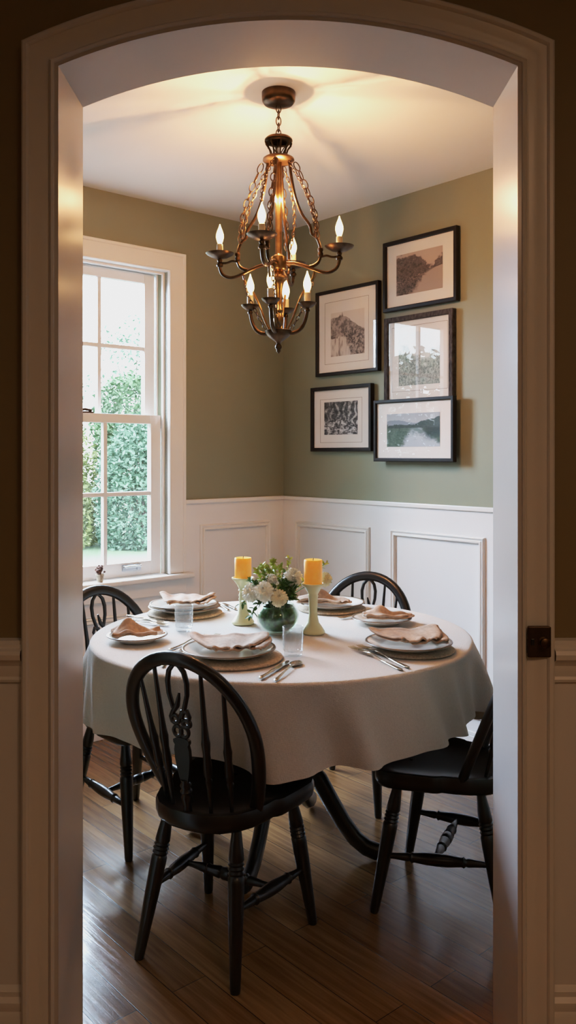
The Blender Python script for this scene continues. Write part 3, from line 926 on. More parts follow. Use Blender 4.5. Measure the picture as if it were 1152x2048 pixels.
def napkin_folded(x, y, z, rot, w, d, label, seed=3, h=.03, zfun=None):
    """a bunched napkin: a flat fold with a big soft hump at one end and rolled edges"""
    rnd = random.Random(seed)
    p = [rnd.random() * 6.28 for _ in range(6)]
    mb = MB()
    def fn(u, v):
        a = 2 * u - 1; b = 2 * v - 1
        X = a * w / 2 * (1 - .18 * abs(b) ** 3) + .006 * math.sin(4 * b + p[0])
        Y = b * d / 2 * (1 - .22 * a) + .008 * math.sin(3 * a + p[1])
        hump = math.exp(-((a + .35) / .38) ** 2 - (b / .75) ** 2)
        ridge = math.exp(-((b - .35 * a) / .22) ** 2)
        Z = .004 + h * hump + h * .45 * ridge * (1 - .4 * abs(a)) + .0035 * math.sin(7 * a + 3 * b + p[2]) + .002 * math.sin(13 * b + p[3])
        return (X, Y, max(.0022, Z))
    mb.grid(fn, 34, 26)
    mb.grid(lambda u, v: tuple(Vector(fn(u, v)) * 1.0 * .5 + Vector((fn(u, v)[0] * .54, fn(u, v)[1] * .56 - .004, -.002 + .001 * math.sin(9 * u))) if False else (fn(u, v)[0] * 1.06 + .004, fn(u, v)[1] * 1.05 - .003, max(.0008, fn(u, v)[2] * .45 - .001))), 26, 20)
    # rolled edge
    mb.tube([Vector(fn(i / 24, .04)) + Vector((0, 0, .003)) for i in range(25)], [.004 + .0015 * math.sin(i * .7 + p[4]) for i in range(25)], 8)
    ob = mb.build('napkin', 'napkin_linen', loc=(x, y, z), rotz=rot, smooth=180, solid=.003)
    tag(ob, label, 'napkin', 'linen napkins on the plates')
    return ob

z1 = mat_round(-.176, 2.600, .160, 'woven beige placemat of the setting nearest the archway, beside the two knives')
p1 = plate(-.184, 2.612, .146, z1 + .0006, 'white dinner plate with brown rim beside the two knives, nearest the archway', 'white brown-rimmed dinner plates')
napkin(-.182, 2.625, p1, .10, .255, .19, 'beige linen napkin spread over the dinner plate nearest the archway', 2, .020)
z2 = mat_round(-.410, 3.330, .148, 'woven beige placemat under the two stacked plates near the window')
p2a = plate(-.412, 3.332, .142, z2 + .0006, 'lower white plate of the stacked pair near the window', 'white brown-rimmed dinner plates')
p2 = plate(-.414, 3.334, .136, z2 + .0006 + .0105, 'upper white plate of the stacked pair near the window, under a napkin', 'white brown-rimmed dinner plates')
napkin(-.408, 3.338, p2, -.05, .225, .16, 'beige linen napkin on the stacked plates near the window', 9, .024)
z4 = mat_round(.178, 3.425, .140, 'woven beige placemat at the far right setting behind the cream candlestick')
p4 = plate(.178, 3.425, .136, z4 + .0006, 'white dinner plate at the far setting in front of the far chair', 'white brown-rimmed dinner plates')
napkin_folded(.150, 3.415, p4, -.35, .20, .125, 'beige linen napkin heaped on the plate in front of the far chair', 4, .032)
z6 = mat_round(.405, 2.709, .134, 'woven beige placemat at the right setting beside the two golden forks')
p6 = plate(.390, 2.704, .140, z6 + .0006, 'white dinner plate at the right setting beside the two golden forks', 'white brown-rimmed dinner plates')
napkin(.395, 2.720, p6, .16, .25, .185, 'beige linen napkin draped over the dinner plate on the right', 6, .022)
p3 = plate(-.512, 2.842, .102, ZT + .0006, 'small white side plate at the left table edge, left of the cut glass', 'small white side plates')
napkin_folded(-.515, 2.846, p3, .12, .165, .100, 'beige napkin bunched on the small side plate at the left table edge', 11, .034)
p5 = plate(.352, 3.140, .112, ZT + .0006, 'small white side plate right of the candles, behind the right dinner plate', 'small white side plates')
napkin_folded(.372, 3.140, p5, -.12, .175, .105, 'beige napkin folded on the small side plate right of the candles', 14, .026)
rimfix()

# cutlery: built lying along +y, tip forward, length 1 scaled by real lengths
def make_fork(Ln):
    mb = MB()
    s = Ln / .20
    zz = lambda y: .0022 + .010 * s * max(0, math.sin((y / Ln - .35) * PI / .55)) * (1 if .35 < y / Ln < .9 else 0) * .55
    ys = [0, .004, .012, .03, .05, .075, .10, .115, .125, .135, .145, .155]
    ws = [.002, .006, .0075, .006, .0045, .0032, .0028, .0034, .006, .0095, .0115, .0118]
    vs = []; fs = []
    for y, w in zip(ys, ws):
        y *= s
        z = zz(y)
        th = .0018
        vs += [(-w, y, z), (w, y, z), (w * .7, y, z + th), (-w * .7, y, z + th)]
    n = len(ys)
    for i in range(n - 1):
        a, b = i * 4, i * 4 + 4
        for j in range(4):
            fs.append((a + j, a + (j + 1) % 4, b + (j + 1) % 4, b + j))
    fs += [(0, 3, 2, 1), ((n - 1) * 4, (n - 1) * 4 + 1, (n - 1) * 4 + 2, (n - 1) * 4 + 3)]
    mb.add(vs, fs)
    for x in (-.0094, -.0031, .0031, .0094):
        mb.tube([(x, .154 * s, zz(.154 * s) + .0009), (x, .17 * s, zz(.17 * s) + .0012), (x * .98, .186 * s, .0035), (x * .95, .20 * s, .0048)], [.0021, .0019, .0017, .0010], 6)
    return mb
def make_knife(Ln):
    mb = MB(); s = Ln / .22
    mb.tube([(0, y * s, .0045) for y in (0, .004, .014, .03, .06, .085, .10, .108)], [.003, .0062, .0072, .0055, .0048, .0062, .0050, .0040], 10, sq=(.6, 1), up=(0, 0, 1))
    bl = [(.006, .106), (.0085, .115), (.009, .15), (.0088, .185), (.006, .207), (0, .218), (-.0055, .212), (-.0065, .19), (-.0065, .115), (-.005, .106)]
    mb.prism([(x, y * s) for x, y in bl], .0032, .0052)
    return mb
def make_spoon(Ln):
    mb = MB(); s = Ln / .20
    mb.tube([(0, y * s, z) for y, z in ((0, .0025), (.004, .0025), (.014, .003), (.03, .004), (.07, .006), (.11, .007), (.135, .006), (.146, .005))], [.002, .006, .007, .0055, .004, .0032, .0032, .005], 8, sq=(.4, 1), up=(0, 0, 1))
    mb.grid(lambda u, v: (.0195 * s * math.sin(PI * v) ** .6 * (2 * u - 1) * .85, (.142 + .058 * v) * s, .0052 - .0045 * math.sin(PI * v) * (1 - (2 * u - 1) ** 2)), 9, 14)
    return mb
def lay(kind, tail, tip, label, group, mat='cutlery_metal'):
    a = Vector(tail); b = Vector(tip); d = b - a; Ln = d.length
    mb = {'fork': make_fork, 'dinner_knife': make_knife, 'spoon': make_spoon}[kind](Ln)
    o = mb.build(kind, mat, loc=(a.x, a.y, ZT + .0008), rotz=math.atan2(d.y, d.x) - PI / 2, smooth=50)
    if kind == 'spoon':
        md = o.modifiers.new('solid', 'SOLIDIFY'); md.thickness = .0009
    tag(o, label, {'fork': 'fork', 'dinner_knife': 'knife', 'spoon': 'spoon'}[kind], group)
G = 'silver cutlery on the tablecloth'
lay('fork', (.334, 2.448), (.205, 2.742), 'long golden fork right side of table, the one nearer the cut glass', G)
lay('fork', (.358, 2.474), (.234, 2.760), 'long golden fork lying next to the woven placemat on the right', G)
lay('dinner_knife', (-.079, 2.352), (.004, 2.552), 'ornate knife by the front setting, the one nearer the plate', G)
lay('spoon', (-.036, 2.334), (.034, 2.552), 'ornate handled spoon by the front setting, the one pointing at the cut glass', G)
lay('fork', (-.385, 2.700), (-.282, 2.918), 'fork peeping out behind the front plate, left of the pair', G)
lay('fork', (-.352, 2.690), (-.243, 2.930), 'fork peeping out behind the front plate, right of the pair', G)
lay('fork', (-.372, 2.486), (-.372, 2.640), 'short fork left of the front setting, half hidden by the chair back', G)
lay('fork', (-.620, 3.165), (-.440, 3.080), 'fork at the window setting, the one nearer the small side plate', G)
lay('fork', (-.622, 3.215), (-.448, 3.122), 'fork at the window setting, middle one of three', G)
lay('dinner_knife', (-.628, 3.262), (-.585, 3.150) if False else (-.470, 3.165), 'knife at the window setting, the one nearest its placemat', G)
lay('dinner_knife', (-.212, 3.400), (-.275, 3.535), 'knife right of the window setting, the one nearer the flowers', G)
lay('spoon', (-.240, 3.385), (-.302, 3.520), 'spoon right of the window setting, touching its placemat side', G)
lay('fork', (.392, 3.345), (.196, 3.212), 'fork between the far dinner plate and the right side plate, tines near the candle', G)
lay('dinner_knife', (.392, 3.385), (.255, 3.280), 'knife between the far dinner plate and the right side plate', G)

# tumblers
def tumbler(x, y, label):
    t = thing('tumbler', label, 'glass', (x, y, ZT + .0008), 0, 'cut glass tumblers')
    def fn(r, z, a):
        if r > .028 and .014 < z < .074:
            return r + .0016 * math.sin(10 * a + z * 160) + .0016 * math.sin(10 * a - z * 160)
        return r
    MB().lathe([(0, 0), (.026, 0), (.0285, .002), (.029, .008)] + [(.029 + .0045 * (z - .008) / .082, z) for z in [.014 + .005 * i for i in range(14)]] + [(.0336, .088), (.0338, .091), (.0326, .0925), (.0312, .091), (.0285, .016), (.020, .0125), (0, .012)], 60, fn=lambda r, z, a: fn(r, z, a)).build('glass_body', 'tumbler_glass', t, smooth=60)
    return t
tumbler(-.373, 3.0, 'clear cut glass tumbler left, in front of the window setting')
tumbler(.016, 2.632, 'clear cut glass tumbler in the middle, beside the spoon and knife')

# candles
def holder(x, y, h, base, cup, label, beads):
    prof = [(0, 0), (base - .002, 0), (base, .003), (base, .008), (base * .93, .012), (base * .78, .022), (base * .5, .038), (.0165, .060), (.0145, .075)]
    if beads:
        prof += [(.0142, .085), (.0172, .092), (.0145, .099), (.017, .106), (.0142, .113), (.0145, h - .052), (.018, h - .047), (.015, h - .042)]
    else:
        prof += [(.0155, .10), (.0165, h - .05), (.0185, h - .044), (.0165, h - .038)]
    prof += [(.020, h - .032), (cup * .75, h - .014), (cup, h - .005), (cup + .001, h), (cup - .003, h + .001), (cup - .006, h - .004), (0, h - .004)]
    o = MB().lathe(prof, 40).build('candlestick', 'cream_holder', loc=(x, y, ZT + .0006), smooth=60)
    tag(o, label, 'candlestick', 'cream candlesticks')
def candle(x, y, z, r, h, label):
    t = thing('pillar_candle', label, 'candle', (x, y, z), 0, 'yellow pillar candles')
    MB().lathe([(0, 0), (r - .002, 0), (r, .002), (r, h - .003), (r - .0015, h), (r - .004, h - .0005), (r * .6, h - .004), (r * .15, h - .005), (0, h - .005)], 40).build('wax', 'candle_wax', t, smooth=60)
    MB().tube([(0, 0, h - .006), (.0004, 0, h + .002), (.0016, 0, h + .006)], .0011, 6).build('wick', 'wick', t)
holder(-.168, 3.130, .172, .042, .0415, 'cream candlestick with beaded stem, left of the flowers', True)
candle(-.168, 3.130, ZT + .0006 + .1686, .0315, .078, 'yellow pillar candle on the left candlestick')
holder(.089, 2.962, .176, .042, .0400, 'cream smooth candlestick right of the flowers', False)
candle(.089, 2.962, ZT + .0006 + .1726, .0325, .088, 'yellow pillar candle on the right candlestick')

# vase with flowers
VX, VY = -.036, 2.965
vs_ = thing('vase', 'round clear glass bowl vase filled with dark green leaves', 'vase', (VX, VY, ZT + .0006))
vp = [(.030, 0), (.040, .001), (.045, .005), (.060, .018), (.072, .038), (.0755, .058), (.072, .078), (.063, .094), (.0575, .101), (.0565, .104)]
MB().lathe([(0, 0)] + vp + [(.0545, .105), (.0535, .103), (.060, .092), (.0685, .077), (.072, .058), (.0685, .040), (.057, .022), (.042, .010), (0, .008)], 48).build('bowl', 'vase_glass', vs_, smooth=60)
mb = MB().lathe([(.0, .0095), (.041, .0125), (.0555, .0245), (.0665, .0415), (.070, .058), (.0668, .0765), (.059, .091), (.056, .096), (.053, .096), (.064, .076), (.067, .058), (.064, .043), (.053, .027), (.04, .016), (0, .013)], 48)
ln = mb.build('leaf_lining', 'vase_lining', vs_, smooth=60)
bmx = bmesh.new(); bmx.from_mesh(ln.data); bmesh.ops.recalc_face_normals(bmx, faces=bmx.faces); bmx.to_mesh(ln.data); bmx.free()

def bloom_mesh(r, seed, rows=6):
    rnd = random.Random(seed); mb = MB()
    for i in range(rows):
        f = i / (rows - 1)
        el = math.radians(-18 + 100 * f)          # elevation of the row
        n = int(22 - 13 * f)
        for k in range(n):
            a = 2 * PI * (k + .5 * (i % 2)) / n + rnd.uniform(-.08, .08)
            L_ = r * (1 - .30 * f) * rnd.uniform(.9, 1.06); w = r * .15
            dirv = Vector((math.cos(a) * math.cos(el), math.sin(a) * math.cos(el), math.sin(el)))
            side = Vector((-math.sin(a), math.cos(a), 0)); upv = dirv.cross(side) * -1
            pts = []
            for q, ww, uu in ((.12, .35, 0), (.45, .9, .05), (.75, 1.0, .13), (.95, .65, .26), (1.0, .25, .31)):
                c = dirv * (L_ * q) + upv * (L_ * uu * -.9) * (-1 if f < .9 else 1)
                pts += [c - side * w * ww, c + upv * -.0022, c + side * w * ww]
            fs = []
            for q in range(4):
                b = q * 3
                fs += [(b, b + 1, b + 4, b + 3), (b + 1, b + 2, b + 5, b + 4)]
            mb.add(pts, fs)
    mb.lathe([(0, -r * .25), (r * .3, -r * .1), (r * .4, r * .15), (r * .25, r * .45), (0, r * .55)], 12)
    return mb
def curve_pts(p0, p1, p2, n=10):
    p0, p1, p2 = Vector(p0), Vector(p1), Vector(p2)
    return [p0 * (1 - t) ** 2 + p1 * 2 * t * (1 - t) + p2 * t * t for t in [i / (n - 1) for i in range(n)]]
def stem_path(p0, tip, d, droop):
    z0 = ZT + .04
    ps = [p0, Vector((VX, VY, ZT + .085)) + d * .024, Vector((VX, VY, ZT + .118)) + d * .036]
    if droop: ps.append(Vector((VX, VY, ZT + .132)) + d * .066)
    else: ps.append(ps[-1].lerp(tip, .5) + Vector((0, 0, .010)))
    ps.append(tip)
    out = []
    for i in range(len(ps) - 1):
        q0 = ps[max(i - 1, 0)]; q1 = ps[i]; q2 = ps[i + 1]; q3 = ps[min(i + 2, len(ps) - 1)]
        for j in range(4):
            t = j / 4
            out.append(.5 * ((2 * q1) + (-q0 + q2) * t + (2 * q0 - 5 * q1 + 4 * q2 - q3) * t * t + (-q0 + 3 * q1 - 3 * q2 + q3) * t ** 3))
    out.append(Vector(tip)); return out
def flower(px, py, pz, r, seed, label, mat='petal', tilt=(0, 0)):
    base = Vector((VX, VY, ZT))
    t = thing('white_flower', label, 'flower', (px, py, pz), 0, 'white flowers in the glass vase')
    tip = Vector((px, py, pz))
    ax = (tip - Vector((VX, VY + .03, ZT + .06))).normalized() * .55 + Vector((0, -.75, .25)) * .6
    q = Vector((0, 0, 1)).rotation_difference(ax.normalized())
    mb = bloom_mesh(r, seed); mb.xf(q.to_matrix().to_4x4())
    mb.build('petals', mat, t, smooth=180)
    d = Vector((px - VX, py - VY, 0)); d = d.normalized() if d.length > 1e-4 else Vector((0, 0, 0))
    end = tip - ax.normalized() * r * .3
    far = math.hypot(end.x - VX, end.y - VY) > .08
    pts = [p - tip for p in stem_path(Vector((VX, VY, ZT + .03)) + d * .010, end, d, far and end.z < ZT + .17)]
    MB().tube(pts, .0016, 6).build('stem', 'stem_green', t)
for a in [(-.131, 2.925, .916, .036, 1, 'white flower low at the left of the bouquet beside the beaded candlestick', 'petal'),
          (-.082, 2.893, .926, .040, 2, 'largest white flower at the front of the bouquet, left of centre', 'petal'),
          (-.030, 2.885, .905, .033, 3, 'cream flower low at the front of the bouquet over the vase rim', 'petal_cream'),
          (.018, 2.955, .968, .037, 4, 'white flower high in the bouquet, left of the right candle', 'petal'),
          (.137, 3.055, .945, .030, 5, 'cream flower at the right of the bouquet, behind the right candle', 'petal_cream'),
          (-.060, 2.935, .962, .024, 6, 'small white flower in the upper middle of the bouquet', 'petal')]:
    flower(*a[:6], a[6])
def sprig(tip, mid, seed, mat, nl, ls, label, group):
    rnd = random.Random(seed)
    t = thing('leafy_sprig', label, 'sprig', (VX, VY, ZT + .04), 0, group)
    o0 = Vector((VX, VY, ZT + .04)); tip = Vector(tip)
    d = Vector((tip.x - VX, tip.y - VY, 0)); d = d.normalized() if d.length > .01 else Vector((rnd.uniform(-1, 1), rnd.uniform(-1, 1), 0)).normalized()
    p0 = o0 + d * .008; pm = Vector((VX, VY, ZT + .13 + mid)) + d * .042
    pts = stem_path(p0, tip, d, tip.z < ZT + .11); NP = len(pts)
    MB().tube([p - o0 for p in pts], [.0016 - .0008 * i / NP for i in range(NP)], 5).build('stem', 'stem_green', t)
    mb = MB()
    for i in range(nl):
        f = .5 + .5 * (i + rnd.random()) / nl
        k = f * (NP - 1); k0 = min(NP - 2, int(k)); c = pts[k0].lerp(pts[k0 + 1], k - k0)
        if c.z < ZT + .112 and math.hypot(c.x - VX, c.y - VY) < .07: continue
        tan = (pts[k0 + 1] - pts[k0]).normalized()
        dirv = (tan * rnd.uniform(.2, .9) + Vector((rnd.uniform(-1, 1), rnd.uniform(-1, 1), rnd.uniform(-.6, .8)))).normalized()
        side = dirv.cross(Vector((rnd.uniform(-1, 1), rnd.uniform(-1, 1), 1))).normalized()
        up_ = side.cross(dirv); L_ = ls * rnd.uniform(.6, 1.2); w = L_ * .24
        q = [c - o0, c - o0 + dirv * L_ * .35 + side * w + up_ * L_ * .06, c - o0 + dirv * L_ * .35 - side * w + up_ * L_ * .06, c - o0 + dirv * L_ * .4 - up_ * .0, c - o0 + dirv * L_ * .75 + side * w * .75, c - o0 + dirv * L_ * .75 - side * w * .75, c - o0 + dirv * L_ - up_ * L_ * .12]
        mb.add(q, [(0, 1, 3), (0, 3, 2), (1, 4, 3), (3, 5, 2), (3, 4, 6), (3, 6, 5)])
    mb.build('leaves', mat, t, smooth=180)
GL = 'light green sprigs at the top of the bouquet'; GD = 'dark green sprigs in the bouquet'
LL = 'light yellow-green leafy sprig rising above the white flowers in the vase'; LD = 'dark green leafy sprig low among the white flowers in the vase'
for i, (x, y, z) in enumerate([(-.108, 2.955, .985), (-.090, 2.99, 1.005), (-.070, 2.97, 1.0), (-.055, 3.00, 1.015), (-.040, 2.96, 1.0), (-.030, 3.02, .995), (-.098, 3.02, .985)]):
    sprig((x, y, z), .0, 40 + i, 'leaf_light', 64, .021, LL, GL)
sprig((.005, 3.00, 1.030), .0, 51, 'leaf_light', 26, .018, 'tall light green sprig sticking up left of the right candle', None)
sprig((.140, 3.06, 1.003), .02, 52, 'leaf_light', 30, .022, 'light green sprig leaning out behind the right candle', None)
for i, (x, y, z) in enumerate([(-.115, 2.93, .945), (-.140, 2.96, .952), (-.100, 2.90, .888), (-.05, 2.90, .940), (-.02, 2.92, .955), (.015, 2.91, .925), (.020, 2.94, .955), (.018, 2.905, .908), (.020, 2.895, .900), (-.01, 2.99, .975), (.035, 3.03, .955), (-.075, 2.93, .958), (.022, 2.93, .935), (.0, 2.93, .95)]):
    sprig((x, y, z), .0, 60 + i, 'leaf_dark', 40, .022, LD, GD)
sprig((-.130, 2.888, .842), .01, 81, 'leaf_dark', 40, .023, 'dark green sprig drooping over the left side of the vase', None)
sprig((-.172, 3.005, .862), .015, 82, 'leaf_dark', 34, .022, 'dark green sprig trailing behind the left candlestick', None)

# ------------------------------------------------------------------ chandelier
HX, HY = -.034, 3.012
cd = thing('chandelier', 'two-tier bronze chandelier with lit candle bulbs and looped chains above the table', 'chandelier', (HX, HY, CZ))
Zc = -CZ
def Z(z): return z - CZ
MB().lathe([(0, Z(2.653)), (.020, Z(2.653)), (.052, Z(2.660)), (.0595, Z(2.670)), (.0605, Z(2.684)), (.0605, Z(2.6995)), (0, Z(2.6995))], 40).build('ceiling_canopy', 'bronze', cd, smooth=50)
def chain(pts_fn, n, L_, W_, r, name):
    mb = MB()
    for i in range(n):
        p = pts_fn((i + .5) / n); q = pts_fn(min(1, (i + .5) / n + .02)) - pts_fn(max(0, (i + .5) / n - .02))
        t = q.normalized()
        ref = Vector((0, 0, 1)) if abs(t.z) < .8 else Vector((1, .3, 0)).normalized()
        a = t.cross(ref).normalized(); b = t.cross(a)
        s = a if i % 2 else b
        k = 16
        ring = []
        for j in range(k):
            an = 2 * PI * j / k
            ring.append(p + t * (math.cos(an) * L_ / 2) + s * (math.sin(an) * W_ / 2))
        mb.tube(ring, r, 6, closed=True)
    return mb.build(name, 'bronze', cd, smooth=60)
chain(lambda t: Vector((0, 0, Z(2.655 - .115 * t))), 5, .034, .018, .0021, 'hanging_chain')
# crown: upper ring, cage and lower plate
mb = MB()
mb.lathe([(.030, Z(2.535)), (.044, Z(2.537)), (.050, Z(2.531)), (.0505, Z(2.525)), (.045, Z(2.519)), (.032, Z(2.520)), (.030, Z(2.535))], 36)
for k in range(8):
    a = 2 * PI * k / 8 + .2
    pr = [(.047, 2.522), (.044, 2.510), (.034, 2.497), (.029, 2.482), (.030, 2.466)]
    mb.tube([(r * math.cos(a), r * math.sin(a), Z(z)) for r, z in pr], [.004, .0036, .0032, .0032, .004], 6)
for k in range(3):
    a = 2 * PI * k / 3 + .4
    mb.tube([(.032 * math.cos(a), .032 * math.sin(a), Z(2.522)), (.003 * math.cos(a), .003 * math.sin(a), Z(2.474))], .002, 6)
    mb.tube([(.032 * math.cos(a), .032 * math.sin(a), Z(2.526)), (0, 0, Z(2.536))], .002, 6)
mb.lathe([(0, Z(2.478)), (.006, Z(2.474)), (.008, Z(2.468)), (0, Z(2.466))], 12)
mb.lathe([(0, Z(2.466)), (.050, Z(2.466)), (.056, Z(2.462)), (.057, Z(2.456)), (.050, Z(2.450)), (.030, Z(2.448)), (0, Z(2.447))], 40)
mb.build('crown', 'bronze', cd, smooth=50)
# column
MB().lathe([(0, Z(2.448)), (.012, Z(2.447)), (.0125, Z(2.12)), (.015, Z(2.115)), (.028, Z(2.108)), (.0295, Z(2.10)), (.0295, Z(2.065)), (.027, Z(2.060)), (.018, Z(2.056)), (.022, Z(2.045)), (.031, Z(2.037)), (.032, Z(2.030)), (.020, Z(2.018)), (.0165, Z(2.008)), (.0135, Z(1.99)), (.0115, Z(1.95)), (.0115, Z(1.925)), (.0165, Z(1.918)), (.0165, Z(1.912)), (.011, Z(1.906)), (.014, Z(1.898)), (.0195, Z(1.882)), (.017, Z(1.868)), (.010, Z(1.858)), (.012, Z(1.848)), (0, Z(1.846))], 28).build('column', 'gilt_bronze', cd, smooth=50)
# bottom bowl with finial
MB().lathe([(0, Z(1.846)), (.042, Z(1.846)), (.049, Z(1.843)), (.047, Z(1.834)), (.035, Z(1.820)), (.018, Z(1.808)), (.010, Z(1.803)), (.007, Z(1.797)), (.0125, Z(1.788)), (.0125, Z(1.782)), (.007, Z(1.775)), (.008, Z(1.770)), (.003, Z(1.763)), (0, Z(1.760))], 32).build('bottom_bowl', 'bronze', cd, smooth=50)
BULBS = []
def bulb_set(arm, p, s=1.0, cup_r=.052):
    x, y, z = p
    MB().lathe([(0, z - .022), (.008, z - .022), (.010, z - .016), (.006, z - .010), (cup_r * .55, z - .006), (cup_r * .9, z + .004), (cup_r, z + .010), (cup_r * .96, z + .0105), (cup_r * .5, z + .0), (0, z - .003)], 32, c=(x, y, 0)).build('drip_cup', 'bronze', arm, smooth=60)
    h = .042 * s
    MB().lathe([(0, z - .002), (.0115, z - .002), (.0115, z + h), (.009, z + h + .002), (0, z + h + .002)], 20, c=(x, y, 0)).build('candle_sleeve', 'sleeve', arm, smooth=50)
    zb = z + h + .0022
    pr = [(.0075, 0), (.0115, .010), (.0148, .024), (.0142, .035), (.0105, .047), (.0062, .058), (.0032, .066), (.0022, .071), (0, .0735)]
    b = MB().lathe([(r, zb + q * s) for r, q in pr], 20, c=(x, y, 0)).build('bulb', 'lit_bulb', arm, smooth=180)
    BULBS.append((HX + x, HY + y, CZ + zb + .026 * s, s))
A0 = math.radians(-14)
for k in range(4):
    a = A0 + k * PI / 2
    dx, dy = math.cos(a), math.sin(a)
    Q = lambda r, z, o=0: Vector((r * dx - o * dy, r * dy + o * dx, Z(z)))
    R = .222
    # arm of the upper tier: from the hub out, dipping, then up to the cup
    pts = [Q(.026, 2.085), Q(.06, 2.083), (Q(.10, 2.070)), Q(.135, 2.055), Q(.165, 2.045), Q(.19, 2.045), Q(.212, 2.058), Q(R, 2.082), Q(R + .001, 2.103)]
    def smoothp(ps, n=4):
        ps = [Vector(p) for p in ps]; out = []
        for i in range(len(ps) - 1):
            p0 = ps[max(i - 1, 0)]; p1 = ps[i]; p2 = ps[i + 1]; p3 = ps[min(i + 2, len(ps) - 1)]
            for j in range(n):
                t = j / n
                out.append(.5 * ((2 * p1) + (-p0 + p2) * t + (2 * p0 - 5 * p1 + 4 * p2 - p3) * t * t + (-p0 + 3 * p1 - 3 * p2 + p3) * t ** 3))
        out.append(ps[-1]); return out
    arm = MB().tube(smoothp(pts), .0062, 10).build('arm', 'bronze', cd, smooth=60)
    bulb_set(arm, (R * dx, R * dy, Z(2.125)), 1.0)
    # long rod from the crown, bowing out and hooking into the arm
    pts = [Q(.040, 2.452), Q(.048, 2.39), Q(.062, 2.32), Q(.085, 2.26), Q(.115, 2.215), Q(.122, 2.185), Q(.140, 2.17), Q(.152, 2.14), Q(.155, 2.11), Q(.148, 2.085), Q(.132, 2.072), Q(.115, 2.068)]
    MB().tube(smoothp(pts), [.0055] * 37 + [.0065] * 8, 10).build('support_rod', 'bronze', cd, smooth=60)
    # collar and side branch
    mb = MB()
    mb.lathe([(.004, -.016), (.009, -.014), (.010, -.006), (.007, 0), (.010, .006), (.009, .014), (.004, .016)], 14, c=tuple(Q(.154, 2.118)))
    mb.tube(smoothp([Q(.154, 2.10), Q(.175, 2.104), Q(.195, 2.098), Q(.214, 2.098)]), .0042, 8)
    mb.lathe([(.003, -.012), (.011, -.010), (.013, -.003), (.009, .004), (.004, .006)], 12, c=tuple(Q(R, 2.096)))
    mb.build('branch', 'bronze', cd, smooth=60)
    # looped chain from crown plate to the rod
    chain(lambda t: Q(.058 + .082 * t + .032 * math.sin(PI * t) * (1 - .3 * t), 2.448 - .275 * t - .030 * math.sin(PI * t), .006), 11, .036, .019, .0021, 'swag_chain')
    chain(lambda t: Q(.140 - .100 * (1 - t) ** 1.2 + .018 * math.sin(PI * t), 2.17 + .275 * (1 - t), -.020 * math.sin(PI * t) - .01), 18, .022, .011, .0015, 'swag_chain')
    # lower tie rods
    pts = [Q(.034, 1.848), Q(.052, 1.885), Q(.075, 1.945), Q(.098, 1.99), Q(.125, 2.025), Q(.132, 2.052)]
    MB().tube(smoothp(pts), .0042, 8).build('tie_rod', 'gilt_bronze', cd, smooth=60)
    chain(lambda t: Q(.044 + .086 * t + .012 * math.sin(PI * t), 1.850 + .195 * t, .012), 13, .021, .011, .0015, 'swag_chain')
    # lower tier arm
    R2 = .106
    a2 = a
    pts = [Q(.030, 1.838), Q(.052, 1.834), Q(.075, 1.842), Q(.092, 1.862), Q(.102, 1.890), Q(R2, 1.915)]
    arm = MB().tube(smoothp(pts), [.0075] * 12 + [.0065] * 9, 10).build('arm', 'bronze', cd, smooth=60)
    bulb_set(arm, (R2 * dx, R2 * dy, Z(1.930)), 1.06, .033)

